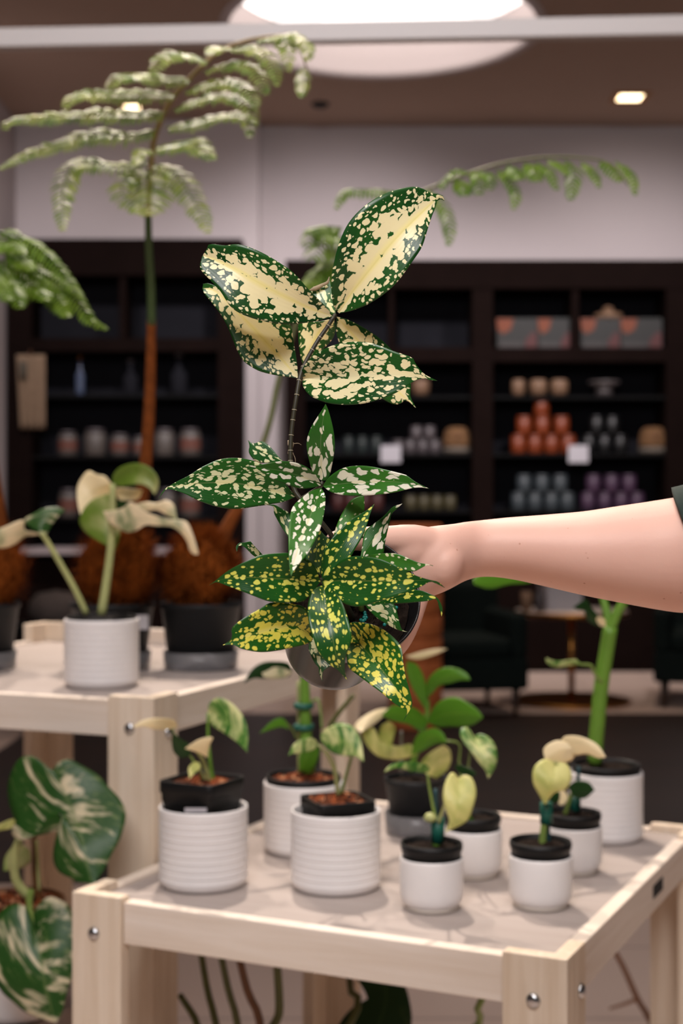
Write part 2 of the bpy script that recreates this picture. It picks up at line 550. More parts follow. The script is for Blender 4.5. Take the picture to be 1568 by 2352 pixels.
def cr(pts, N):
    """Catmull-Rom through pts, N samples evenly spaced by length."""
    p = np.array([tuple(q) for q in pts], float)
    if len(p) == 2:
        t = np.linspace(0, 1, N)[:, None]
        return p[0] * (1 - t) + p[1] * t
    e = np.vstack([2 * p[0] - p[1], p, 2 * p[-1] - p[-2]])
    out = []
    for i in range(len(p) - 1):
        a, b, c, d = e[i:i + 4]
        t = np.linspace(0, 1, 12, endpoint=False)[:, None]
        out.append(0.5 * (2 * b + (c - a) * t + (2 * a - 5 * b + 4 * c - d) * t * t + (3 * b - a - 3 * c + d) * t ** 3))
    out = np.vstack(out + [p[-1:]])
    s = np.concatenate([[0], np.cumsum(np.linalg.norm(np.diff(out, axis=0), axis=1))])
    u = np.linspace(0, s[-1], N)
    return np.stack([np.interp(u, s, out[:, k]) for k in range(p.shape[1])], 1)


def tube_vf(pts, radii, N=None, seg=10, cap=True):
    """Round tube through 3-D points with a radius per point."""
    N = N or max(6, 4 * len(pts))
    pr = [tuple(p) + (r,) for p, r in zip(pts, radii)]
    s = cr(pr, N)
    V, Fc = [], []
    up = None
    for i in range(N):
        a = Vector(s[max(i - 1, 0)][:3])
        b = Vector(s[min(i + 1, N - 1)][:3])
        t = (b - a).normalized()
        if up is None:
            up = Vector((0, 0, 1)) if abs(t.z) < 0.9 else Vector((0, 1, 0))
        x = t.cross(up).normalized()
        up = x.cross(t).normalized()
        for k in range(seg):
            an = 2 * PI * k / seg
            V.append(Vector(s[i][:3]) + (x * math.cos(an) + up * math.sin(an)) * max(s[i][3], 1e-5))
    for i in range(N - 1):
        for k in range(seg):
            k2 = (k + 1) % seg
            Fc.append((i * seg + k, i * seg + k2, (i + 1) * seg + k2, (i + 1) * seg + k))
    if cap:
        Fc.append(tuple(reversed(range(seg))))
        Fc.append(tuple(range((N - 1) * seg, N * seg)))
    return V, Fc


def merge(*vfs):
    V, Fc = [], []
    for v, f in vfs:
        i = len(V)
        V += list(v)
        Fc += [tuple(k + i for k in q) for q in f]
    return V, Fc


def pts(s, crop=None):
    """'x,y x,y ...' -> pixel points; crop = (ox, oy, scale) they were read in."""
    o = crop or (0, 0, 1.0)
    r = []
    for w in s.split():
        a = w.split(',')
        r.append((o[0] + float(a[0]) * o[2], o[1] + float(a[1]) * o[2]))
    return r


def leaf(parent, mat, mid, left, right, ds, cup=0.0, crop=None, N=24, K=5, thick=0.0004, name='leaf', ripple=0.0, label=None):
    """A leaf blade from its midrib and two edges; ds = distances along the midrib."""
    A, B, C = (cr(pts(s, crop), N) for s in (left, mid, right))
    dd = np.interp(np.linspace(0, 1, N), np.linspace(0, 1, len(ds)), ds)
    if len(ds) > 2:
        dd = cr([(i, x) for i, x in enumerate(ds)], N)[:, 1]
    ph = random.uniform(0, 6)
    V, uv, rel = [], [], []
    du, dv = random.uniform(0, 3), random.uniform(0, 3)
    L = 0.0
    prev = None
    for i in range(N):
        u = i / (N - 1)
        m3 = P(B[i][0], B[i][1], dd[i])
        if prev is not None:
            L += (m3 - prev).length
        prev = m3
        for k in range(2 * K + 1):
            t = (k - K) / K
            E = A if t < 0 else C
            q = abs(t)
            x = B[i][0] * (1 - q) + E[i][0] * q
            y = B[i][1] * (1 - q) + E[i][1] * q
            wm = math.hypot(E[i][0] - B[i][0], E[i][1] - B[i][1]) * dd[i] / F
            d = dd[i] + cup * wm * (q ** 1.3) + ripple * wm * q * q * math.sin(9 * u + ph + (1.5 if t < 0 else 0))
            V.append(P(x, y, d))
            uv.append((L + du, dv + t * wm))
            rel.append((u, 0.5 + 0.5 * t))
    W = 2 * K + 1
    Fc = []
    for i in range(N - 1):
        for k in range(W - 1):
            a = i * W + k
            Fc.append((a, a + 1, a + W + 1, a + W))
    o = mk(name, V, Fc, mat, parent, uv=uv, rel=rel, label=label)
    if thick:
        md = o.modifiers.new('thickness', 'SOLIDIFY')
        md.thickness = thick
        md.offset = 0
    return o


def stem(parent, mat, s, ds, r0, r1=None, crop=None, name='petiole', label=None, seg=10):
    p2 = pts(s, crop)
    n = len(p2)
    if not isinstance(ds, (list, tuple)):
        ds = [ds]
    dd = np.interp(np.linspace(0, 1, n), np.linspace(0, 1, len(ds)), ds)
    r1 = r0 if r1 is None else r1
    v, f = tube_vf([P(x, y, d) for (x, y), d in zip(p2, dd)], list(np.linspace(r0, r1, n)), seg=seg)
    return mk(name, v, f, mat, parent, label=label)


def mound(parent, mat, c, r, h, bump, square=None, rot=0.0, n=18, name='soil', seed=1, label=None):
    """Lumpy potting-mix surface filling a round or square pot."""
    rng = random.Random(seed)
    V, Fc = [], []
    c = Vector(c)
    for i in range(n + 1):
        q = i / n
        for k in range(36):
            a = 2 * PI * k / 36
            if square:
                m = 1.0 / max(abs(math.cos(a)), abs(math.sin(a)))
                m = min(m, 1.32)
                x, y = square * q * m * math.cos(a), square * q * m * math.sin(a)
                x, y = x * math.cos(rot) - y * math.sin(rot), x * math.sin(rot) + y * math.cos(rot)
            else:
                x, y = r * q * math.cos(a), r * q * math.sin(a)
            z = h * (1 - q * q) + rng.uniform(-bump, bump) * (1 - 0.6 * (q > 0.95))
            V.append(c + Vector((x, y, z)))
    for i in range(n):
        for k in range(36):
            k2 = (k + 1) % 36
            Fc.append((i * 36 + k, (i + 1) * 36 + k, (i + 1) * 36 + k2, i * 36 + k2))
    return mk(name, V, Fc, mat, parent, label=label)


# ------------------------------------------------------------------ the setting
WD = 12.0                     # back wall
CZ = EYE + 886 * WD / F       # ceiling height


def slab(name, x0, x1, y0, y1, z0, z1, mat, parent=None):
    v, f = boxes((x0, x1, y0, y1, z0, z1))
    o = mk(name, v, f, mat, parent, smooth=False)
    return o


def grid_floor(name, x0, x1, y0, y1, z0, z1, mat):
    return struct(slab(name, x0, x1, y0, y1, z0, z1, mat))


grid_floor('floor', -9, 9, -5, WD + 0.3, -0.1, 0.0, 'floor')
fd0, fd1 = 4.97, 9.15
grid_floor('floor_inlay', -1.86, 9, fd0, fd1, 0.0, 0.004, 'floor_dark')

# ceiling with the round opening of the skylight
hc = CZ - EYE
sk_c = Vector((0.275 * 1.0, 9.57, CZ))
sk_r = 1.047
seg = 72
V, Fc = [], []
for k in range(seg):
    a = 2 * PI * k / seg
    ca, sa = math.cos(a), math.sin(a)
    V.append((sk_c.x + sk_r * ca, sk_c.y + sk_r * sa, CZ))
    tx = ((9 - sk_c.x) / ca) if ca > 0 else ((-9 - sk_c.x) / ca if ca < 0 else 1e9)
    ty = ((WD + 0.3 - sk_c.y) / sa) if sa > 1e-9 else ((-5 - sk_c.y) / sa if sa < -1e-9 else 1e9)
    t = min(abs(tx), abs(ty))
    V.append((sk_c.x + t * ca, sk_c.y + t * sa, CZ))
for k in range(seg):
    k2 = (k + 1) % seg
    Fc.append((2 * k, 2 * k + 1, 2 * k2 + 1, 2 * k2))
o = struct(mk('ceiling', V, Fc, 'ceiling', smooth=False))
md = o.modifiers.new('thick', 'SOLIDIFY')
md.thickness = 0.02
md.offset = 1

# skylight: shaft, trim ring and diffuser
sky = thing('skylight', 'large round white skylight recessed in the taupe ceiling', 'skylight', sk_c)
v, f = lathe(sk_c, [(sk_r, 0.0), (sk_r, 0.31)], 72)
o = mk('shaft', v, f[:-2], 'shaft', sky)
v, f = lathe(sk_c, [(sk_r + 0.045, 0.0), (sk_r + 0.045, -0.012), (sk_r - 0.015, -0.012), (sk_r - 0.015, 0.03)], 72)
mk('rim', v, f[:-2], 'shaft', sky)
v, f = lathe(sk_c + Vector((0, 0, 0.30)), [(0.0, 0.0), (sk_r * 0.995, 0.0)], 72)
mk('diffuser', v, f, 'skylight', sky, label='glowing white diffuser')


def downlight(px, py, w, label, group=None):
    d = hc * F / (1176.0 - py)
    c = P(px, py, d)
    c.z = CZ
    t = thing('ceiling_light', label, 'ceiling light', c, group)
    h = w * d / F / 2
    V, Fc = [], []
    for s, z in ((h, -0.004), (h, -0.014), (h * 0.72, -0.014), (h * 0.62, 0.0)):
        V += [(c.x - s, c.y - s, c.z + z), (c.x + s, c.y - s, c.z + z), (c.x + s, c.y + s, c.z + z), (c.x - s, c.y + s, c.z + z)]
    for j in range(3):
        for k in range(4):
            Fc.append((j * 4 + k, j * 4 + (k + 1) % 4, (j + 1) * 4 + (k + 1) % 4, (j + 1) * 4 + k))
    mk('frame', V, Fc, 'gold', t, smooth=False)
    s = h * 0.64
    v, f = boxes((c.x - s, c.x + s, c.y - s, c.y + s, c.z - 0.008, c.z - 0.001))
    mk('diffuser', v, f, 'lamp', t, smooth=False, label='glowing warm square lamp')
    return t


downlight(1447, 222, 82, 'square warm downlight in the ceiling at upper right')
downlight(303, 243, 50, 'warm downlight glowing between the fern leaflets at upper left')
v, f = lathe(P(735, 238, hc * F / 938) * 1.0, [(0.0, -0.03), (0.05, -0.028), (0.07, -0.01), (0.07, 0.01)], 24)
tag(mk('smoke_detector', v, f, 'black_plastic'), 'small dark smoke detector on the ceiling below the skylight', 'smoke detector')

# back walls: right recess, and the left face standing 0.2 m proud, with its corner
XC = (594 - 784) * (WD - 0.2) / F
struct(slab('wall_back', -9, 9, WD, WD + 0.2, 0, CZ, 'wall'))
struct(slab('wall_left', -9, XC, WD - 0.2, WD + 0.02, 0, CZ - 0.001, 'wall'))

struct(slab('wall_side', -2.95, -2.70, 9.4, WD - 0.2, 0, CZ - 0.001, 'wall'))

# white rail across the view
hb = 1.347
v, f = boxes((-3.0, 3.0, -0.02, 0.02, -0.027, 0.027))
rail = mk('hanging_rail', v, f, 'rail', smooth=False)
rail.location = (0, 4.0, EYE + hb - 0.027)
rail.rotation_euler = (0, 0, -0.056)
bevel(rail, 0.004)
tag(rail, 'long white rail hung across the shop below the ceiling', 'rail')
for s in (-2.6, 2.6):
    v, f = tube_vf([(s, 4.0, EYE + hb), (s, 4.0, CZ)], [0.004, 0.004], 2, 8)
    ORG[rail.name] = Vector(rail.location)
    o = mk('hanger', [(q[0], q[1] - 0.0, q[2]) for q in v], f, 'rail', rail)


# ------------------------------------------------------------------ wall shelving
def XS(px, d):
    return (px - 784) * d / F


def ZS(py, d):
    return EYE - (py - 1176) * d / F


def shelf_unit(label, D, back, frame_parts, boards, panel, counter):
    x0, x1 = XS(panel[0], D), XS(panel[1], D)
    c = ((x0 + x1) / 2, D, 0)
    t = thing('wall_shelf_unit', label, 'shelving unit', c)
    mk('back_panel', *boxes((x0, x1, back - 0.03, back - 0.005, 0.0, ZS(panel[2], D))), 'shelf_back', t, smooth=False)
    for nm, (a, b, ya, yb, dy) in frame_parts:
        o = mk(nm, *boxes((XS(a, D), XS(b, D), D + dy, back - 0.03, max(ZS(yb, D), 0.0), ZS(ya, D))), 'shelf_wood', t, smooth=False)
    for (a, b, y, th) in boards:
        mk('shelf', *boxes((XS(a, D), XS(b, D), D + 0.05, back - 0.03, ZS(y, D) - th, ZS(y, D))), 'shelf_black', t, smooth=False)
    if counter:
        a, b, y = counter
        mk('counter', *boxes((XS(a, D), XS(b, D), D - 0.15, back - 0.03, ZS(y, D) - 0.05, ZS(y, D))), 'counter', t, smooth=False, label='pale counter slab')
    return t


DR, DL = 11.55, 11.4
floor_r = 1176 + EYE * F / DR
shelf_unit('tall espresso shelving unit on the right, stacked with orange and purple jars', DR, WD, [
    ('cornice', (655, 1600, 597, 662, 0)), ('upright', (655, 700, 662, 1600, 0.01)), ('upright', (1085, 1132, 662, 1600, 0.01)),
    ('upright', (1530, 1600, 662, 1600, 0.01)), ('rail', (700, 1085, 797, 830, 0.02)), ('rail', (1132, 1530, 797, 830, 0.02)),
    ('divider', (893, 905, 662, 797, 0.03)), ('divider', (1314, 1330, 662, 797, 0.03)),
    ('cupboard_base', (700, 1085, 1300, 1600, 0.03)), ('cupboard_base', (1132, 1530, 1300, 1600, 0.03))],
    [(700, 1085, 908, 0.025), (1132, 1530, 908, 0.025), (700, 1085, 1041, 0.025), (1132, 1530, 1041, 0.025), (700, 1085, 1172, 0.025), (1132, 1530, 1172, 0.025)],
    (655, 1600, 597), None)
shelf_unit('tall espresso shelving unit on the left with pale jars and a light counter', DL, WD - 0.2, [
    ('cornice', (14, 556, 548, 632, 0)), ('upright', (14, 72, 632, 1600, 0.01)), ('upright', (500, 556, 632, 1600, 0.01)),
    ('rail', (72, 500, 776, 806, 0.02)), ('divider', (272, 288, 632, 776, 0.03)),
    ('cupboard_base', (72, 500, 1285, 1600, 0.02))],
    [(72, 500, 905, 0.025), (72, 500, 1046, 0.025), (72, 500, 1188, 0.025)],
    (14, 556, 548), (26, 480, 1257))


# jars: one of each kind, then copies
def jar_mesh(w, h, mat, lid=True):
    r = w / 2
    pr = [(r * 0.9, 0), (r, h * 0.06), (r, h * 0.80), (r * 0.93, h * 0.83)]
    pr += [(r * 0.97, h * 0.84), (r * 0.97, h * 0.98), (r * 0.9, h), (0, h)] if lid else [(r * 0.86, h), (0, h)]
    v, f = lathe((0, 0, 0), pr, 20)
    return v, f


KINDS = {}


def jar(kind, mat, px, pyb, wpx, hpx, D, label, group, dy=0.14, name='jar'):
    k = (kind, wpx, hpx, D)
    d = D + dy
    loc = Vector((XS(px, d), d, ZS(pyb, D)))
    if k not in KINDS:
        v, f = jar_mesh(wpx * d / F, hpx * d / F, mat)
        o = mk(name, v, f, mat)
        KINDS[k] = o
    else:
        o = KINDS[k].copy()
        COL.objects.link(o)
    o.location = loc
    tag(o, label, 'jar', group)
    return o


ORD = ['leftmost', 'second from left', 'third from left', 'fourth from left', 'fifth from left']


def pyramid(kind, mat, colour, rows, w, h, D, where):
    """rows bottom-up: (y of base, [x...])."""
    for ri, (yb, xs) in enumerate(rows):
        rn = ['bottom', 'middle', 'top'][ri] if len(rows) > 1 else 'single'
        for i, x in enumerate(xs):
            lab = f'{colour} jar, {ORD[i]} in the {rn} row {where}' if len(xs) > 1 else f'{colour} jar alone on top {where}'
            jar(kind, mat, x, yb, w, h, D, lab, f'{colour} jars on the wall shelves')


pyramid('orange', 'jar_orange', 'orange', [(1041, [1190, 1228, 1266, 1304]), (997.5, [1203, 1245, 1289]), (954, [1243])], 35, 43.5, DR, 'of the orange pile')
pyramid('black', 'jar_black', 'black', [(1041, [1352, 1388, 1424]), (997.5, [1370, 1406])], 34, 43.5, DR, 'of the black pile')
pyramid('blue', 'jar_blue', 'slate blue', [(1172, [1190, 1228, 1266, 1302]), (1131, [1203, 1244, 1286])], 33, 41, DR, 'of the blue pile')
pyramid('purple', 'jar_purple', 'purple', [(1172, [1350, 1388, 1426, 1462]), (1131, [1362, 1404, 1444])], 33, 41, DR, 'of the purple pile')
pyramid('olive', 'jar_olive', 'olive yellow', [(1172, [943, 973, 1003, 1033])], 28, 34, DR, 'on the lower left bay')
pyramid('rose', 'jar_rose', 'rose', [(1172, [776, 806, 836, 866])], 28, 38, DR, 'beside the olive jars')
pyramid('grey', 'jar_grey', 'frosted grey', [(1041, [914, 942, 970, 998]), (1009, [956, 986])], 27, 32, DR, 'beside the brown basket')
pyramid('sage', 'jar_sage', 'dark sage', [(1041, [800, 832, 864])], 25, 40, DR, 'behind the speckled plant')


def labelled_jar(px, pyb, w, h, lab, band=True, dy=0.12):
    d = DL + dy
    c = Vector((XS(px, d), d, ZS(pyb, DL)))
    r, hh = w * d / F / 2, h * d / F
    t = thing('jar', lab, 'jar', c, 'pale jars on the left shelves')
    v, f = lathe(c, [(r * 0.92, 0), (r, hh * 0.05), (r, hh * 0.78), (r * 0.8, hh * 0.84)], 20)
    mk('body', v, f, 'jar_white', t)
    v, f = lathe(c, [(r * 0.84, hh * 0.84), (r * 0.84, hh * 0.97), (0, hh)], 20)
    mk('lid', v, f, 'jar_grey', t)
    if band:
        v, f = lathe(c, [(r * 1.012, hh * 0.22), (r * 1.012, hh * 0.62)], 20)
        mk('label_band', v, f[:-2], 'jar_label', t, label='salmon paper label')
    return t


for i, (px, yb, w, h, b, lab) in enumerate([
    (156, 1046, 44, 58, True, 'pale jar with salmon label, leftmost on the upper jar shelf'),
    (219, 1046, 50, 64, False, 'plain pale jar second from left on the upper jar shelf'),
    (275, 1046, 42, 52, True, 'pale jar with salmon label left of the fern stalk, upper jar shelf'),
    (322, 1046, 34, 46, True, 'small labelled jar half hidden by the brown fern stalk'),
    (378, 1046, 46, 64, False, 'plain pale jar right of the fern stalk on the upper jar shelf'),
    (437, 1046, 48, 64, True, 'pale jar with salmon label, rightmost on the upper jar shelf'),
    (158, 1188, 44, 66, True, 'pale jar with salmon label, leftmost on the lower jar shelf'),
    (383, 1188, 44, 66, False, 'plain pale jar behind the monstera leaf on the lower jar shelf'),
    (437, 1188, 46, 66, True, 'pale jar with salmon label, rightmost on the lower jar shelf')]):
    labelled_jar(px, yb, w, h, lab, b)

# glass bottles on the left unit
for px, yb, w, h, mat, lab, g in [
    (184, 905, 20, 92, 'blue_glass', 'slim blue glass bottle hung in the upper left shelf', None),
    (300, 905, 34, 84, 'shelf_back', 'dark glass bottle left of the fern stalk on the thin shelf', 'dark glass bottles'),
    (411, 905, 38, 98, 'shelf_back', 'dark glass bottle right of the fern stalk on the thin shelf', 'dark glass bottles')]:
    d = DL + 0.15
    c = Vector((XS(px, d), d, ZS(yb, DL)))
    r, hh = w * d / F / 2, h * d / F
    t = thing('bottle', lab, 'bottle', c, g)
    v, f = lathe(c, [(r * 0.9, 0), (r, 0.02), (r, hh * 0.5), (r * 0.35, hh * 0.66), (r * 0.32, hh * 0.9)], 20)
    mk('body', v, f, mat, t)
    v, f = lathe(c, [(r * 0.5, hh * 0.9), (r * 0.5, hh * 0.98), (0, hh)], 16)
    mk('stopper', v, f, 'brass' if mat == 'blue_glass' else 'jar_grey', t)

# linen hanging on the left upright
c = P(70, 985, DL - 0.03)
t = thing('linen_hanging', 'pale linen tea towel hung on the left shelf upright', 'towel', c)
V, Fc = [], []
for j in range(13):
    yy = 815 + 170 * j / 12
    for k in range(21):
        xx = 38 + (66 - 8 * (j / 12)) * k / 20 + 8 * j / 12
        V.append(P(xx, yy, DL - 0.02 - 0.018 * math.sin(k * 1.25) * (0.35 + j / 14)))
for j in range(12):
    for k in range(20):
        a = j * 21 + k
        Fc.append((a, a + 1, a + 22, a + 21))
o = mk('cloth', V, Fc, 'linen', t)
md = o.modifiers.new('thick', 'SOLIDIFY')
md.thickness = 0.004
v, f = boxes((XS(48, DL), XS(64, DL), DL - 0.05, DL - 0.045, ZS(872, DL), ZS(832, DL)))
mk('printed_motif', v, f, 'ink', t, label='faded dark print')
mk('hook', *tube_vf([P(70, 806, DL + 0.01), P(70, 806, DL - 0.04), P(70, 818, DL - 0.04)], [0.006] * 3, 8, 8), 'brown_wood', t)

# packages in the top bay of the right unit
for (a, b, ya, lab) in [(1142, 1234, 727, 'patterned orange and grey gift box, leftmost in the top bay'), (1236, 1311, 727, 'patterned orange and grey gift box, second from left in the top bay'),
                        (1334, 1424, 727, 'patterned orange and grey gift box under the round wooden lid'), (1426, 1520, 727, 'patterned orange and grey gift box, rightmost in the top bay')]:
    d = DR + 0.1
    x0, x1, z0, z1 = XS(a, d), XS(b, d), ZS(797, DR), ZS(ya, DR)
    t = thing('gift_box', lab, 'box', ((x0 + x1) / 2, d + 0.1, z0), 'gift boxes in the top bay')
    o = mk('carton', *boxes((x0, x1, d, d + 0.2, z0, z1)), 'box_grey', t, smooth=False)
    w, h = x1 - x0, z1 - z0

    def tri(nm, p, mat, lb, yy):
        Vv = [(x0 + w * q[0], d - yy, z0 + h * q[1]) for q in p] + [(x0 + w * q[0], d - 0.001, z0 + h * q[1]) for q in p]
        n = len(p)
        Ff = [tuple(range(n)), tuple(reversed(range(n, 2 * n)))] + [(i, (i + 1) % n, n + (i + 1) % n, n + i) for i in range(n)]
        mk(nm, Vv, Ff, mat, t, smooth=False, label=lb)
    tri('orange_panel', [(-0.02, 0.98), (0.40, 0.98), (0.33, 0.62), (0.14, 0.48), (0.0, 0.62)], 'box_orange', 'orange corner panel', 0.004)
    tri('red_panel', [(0.68, 0.02), (0.98, 0.02), (0.98, 0.52), (0.88, 0.55), (0.70, 0.28)], 'box_red', 'red corner panel', 0.004)
    tri('pale_strip', [(0.02, 0.01), (0.66, 0.01), (0.62, 0.2), (0.06, 0.2)], 'box_white', 'pale strip', 0.004)
d = DR + 0.2
z = ZS(727, DR)
v, f = lathe((XS(1396, d), d, z), [(0.11, 0), (0.115, 0.02), (0.115, 0.045), (0.10, 0.05), (0.045, 0.055), (0.04, 0.10), (0, 0.115)], 28)
tag(mk('lidded_dish', v, f, 'turned_wood'), 'round wooden dish lying on the gift boxes', 'dish')
for px, lab in ((966, 'single turned wooden cup on the thin shelf behind the speckled leaves'), (1190, 'turned wooden cup, leftmost of three on the thin shelf'), (1236, 'turned wooden cup, middle of three on the thin shelf'), (1284, 'turned wooden cup, rightmost of three on the thin shelf')):
    d = DR + 0.14
    w = 0.072 if px != 1190 else 0.055
    v, f = lathe((XS(px, d), d, ZS(908, DR)), [(w * 0.6, 0), (w * 0.95, 0.03), (w, 0.08), (w * 0.92, 0.13), (w * 0.7, 0.14), (w * 0.6, 0.10), (0, 0.09)], 24)
    tag(mk('wooden_cup', v, f, 'turned_wood'), lab, 'cup', 'wooden cups on the thin shelf')
d = DR + 0.14
v, f = lathe((XS(1387, d), d, ZS(908, DR)), [(0.07, 0), (0.07, 0.055), (0.055, 0.07), (0.125, 0.10), (0.13, 0.125), (0.11, 0.12), (0, 0.10)], 28)
tag(mk('footed_dish', v, f, 'dish'), 'grey footed dish standing right of the wooden cups', 'dish')
for px, lab in ((1049, 'domed brown wicker basket at the right end of the grey jars'), (1499, 'domed brown wicker basket right of the black jars')):
    d = DR + 0.16
    c = (XS(px, d), d, ZS(1041, DR))
    t = thing('basket', lab, 'basket', c, 'domed wicker baskets')
    pr = []
    for i in range(12):
        q = i / 11
        pr.append((0.118 * math.cos(q * 1.35) ** 0.6 * (1 + 0.012 * (i % 2)), 0.055 + 0.165 * math.sin(q * PI / 2)))
    pr.append((0, 0.225))
    v, f = lathe(c, pr, 28)
    mk('lid', v, f, 'wicker', t)
    v, f = lathe(c, [(0.105, 0), (0.118, 0.02), (0.116, 0.055)], 28)
    mk('base', v, f, 'wicker_white', t, label='white woven base')
    v, f = lathe((c[0], c[1] - 0.118, c[2] + 0.13), [(0, -0.02), (0.02, 0), (0, 0.02)], 12)
    mk('clasp', v, f, 'brown_wood', t)
for px, py, lab in ((897, 1047, 'small white price card on the shelf edge, left bay'), (1328, 1043, 'small white price card in front of the orange jars')):
    d = DR + 0.03
    v, f = boxes((XS(px - 23, d), XS(px + 23, d), d, d + 0.012, ZS(1041, DR) - 0.075, ZS(1041, DR) + 0.065))
    o = bevel(mk('price_card', v, f, 'paper', smooth=False), 0.003)
    tag(o, lab, 'price card', 'white price cards on the shelves')
# ------------------------------------------------------------------ lounge behind
def armchair(x, y, rz, w, lab):
    """Low velvet tub chair; front towards -y before turning."""
    t = thing('armchair', lab, 'armchair', (x, y, 0.0), 'dark green velvet armchairs', rz)

    def part(nm, vf, mat, bev=0.03, label=None):
        o = mk(nm, vf[0], vf[1], mat, t, smooth=False, local=True, label=label)
        return bevel(o, bev, 3)
    h = w / 2
    part('seat_base', boxes((-h, h, -h, h, 0.17, 0.38)), 'velvet')
    part('seat_cushion', boxes((-h + 0.11, h - 0.11, -h - 0.01, h - 0.14, 0.38, 0.50)), 'velvet', 0.04)
    part('arm', boxes((-h, -h + 0.12, -h, h - 0.1, 0.36, 0.66)), 'velvet', 0.05)
    part('arm', boxes((h - 0.12, h, -h, h - 0.1, 0.36, 0.66)), 'velvet', 0.05)
    part('backrest', boxes((-h, h, h - 0.16, h, 0.36, 0.84)), 'velvet', 0.06)
    for sx in (-1, 1):
        for sy in (-1, 1):
            v, f = lathe((sx * (h - 0.07), sy * (h - 0.07), 0), [(0.016, 0), (0.026, 0.17)], 12)
            mk('leg', v, f, 'chair_leg', t, local=True, label='walnut leg')
    return t


armchair(0.73, 9.35, R(10), 0.80, 'dark green velvet armchair left of the round marble table')
armchair(2.56, 9.72, R(-14), 0.82, 'dark green velvet armchair right of the round marble table')

tc_ = P(1312, 1612, 9.74)
tx, ty = tc_.x, 9.74
tt = ZS(1404, 9.6)
t = thing('side_table', 'round pale marble side table with gold rim between the armchairs', 'table', (tx, ty, 0))
v, f = lathe((tx, ty, tt - 0.03), [(0.0, 0), (0.378, 0), (0.378, 0.03), (0, 0.03)], 48)
mk('tabletop', v, f, 'marble', t)
v, f = lathe((tx, ty, tt - 0.036), [(0.379, 0), (0.386, 0.004), (0.386, 0.03), (0.379, 0.034)], 48)
mk('rim', v, f, 'gold', t, label='gold rim')
v, f = lathe((tx, ty, 0.02), [(0.022, 0), (0.022, tt - 0.05)], 16)
mk('post', v, f, 'gold', t)
v, f = lathe((tx, ty, 0), [(0.36, 0), (0.40, 0.0), (0.405, 0.02), (0.36, 0.025)], 48)
v2, f2 = lathe((tx, ty, 0), [(0.0, 0.004), (0.362, 0.004), (0.362, 0.014), (0, 0.018)], 48)
mk('base_ring', v, f, 'gold', t)
mk('base_plate', v2, f2, 'floor_dark', t)
v, f = boxes((XS(1258, 9.6), XS(1338, 9.6), 9.62, 9.80, tt, tt + 0.21))
tag(bevel(mk('white_box', v, f, 'paper', smooth=False), 0.006), 'white box standing on the marble side table', 'box')
v, f = lathe((XS(1240, 9.55), 9.55, tt), [(0.03, 0), (0.036, 0.01), (0.036, 0.11), (0.016, 0.14), (0.016, 0.19), (0, 0.19)], 20)
tag(mk('grey_bottle', v, f, 'jar_grey'), 'slim grey bottle left of the white box on the side table', 'bottle')
v, f = lathe((XS(1212, 9.55), 9.62, tt), [(0.028, 0), (0.036, 0.01), (0.038, 0.13), (0.034, 0.13), (0.03, 0.02), (0, 0.02)], 20)
tag(mk('tan_cup', v, f, 'turned_wood'), 'tan cup at the left edge of the side table', 'cup')

# banded brown pillar behind the held plant
d = 8.6
c = Vector((XS(953, d), d, 0.0))
t = thing('pedestal', 'tall banded brown pedestal standing behind the held pot', 'pedestal', c)
rr = 62 * d / F
zt = ZS(1203, d)
nb = 9
for i in range(nb):
    z0, z1 = zt * i / nb, zt * (i + 1) / nb
    v, f = lathe(c, [(rr * 0.965, z0 + 0.001), (rr, z0 + 0.018), (rr, z1 - 0.018), (rr * 0.965, z1 - 0.001), (0, z1 - 0.001)], 32)
    mk('band', v, f, 'terracotta', t)

# stool and bits at the far left
d = 8.4
c = Vector((XS(70, d), d, 0.0))
t = thing('stool', 'brown wooden stool at the far left behind the fern pots', 'stool', c)
zs = ZS(1432, d)
bevel(mk('seat', *boxes((XS(-60, d), XS(175, d), d - 0.2, d + 0.2, zs - 0.06, zs)), 'shelf_black', t, smooth=False), 0.01)
for px in (-40, 92):
    for dy in (-0.15, 0.15):
        mk('leg', *boxes((XS(px, d) - 0.03, XS(px, d) + 0.03, d + dy - 0.03, d + dy + 0.03, 0, zs - 0.06)), 'brown_wood', t, smooth=False)
V, Fc = lathe((XS(128, d), d, zs), [(0.0, 0.0), (0.11, 0.0), (0.15, 0.05), (0.15, 0.12), (0.10, 0.17), (0, 0.19)], 24)
rng = random.Random(3)
V = [v + Vector((rng.uniform(-.012, .012), rng.uniform(-.012, .012), rng.uniform(0, .012))) for v in V]
tag(mk('wool_throw', V, Fc, 'grey_wool'), 'grey wool throw folded on the brown stool', 'throw')


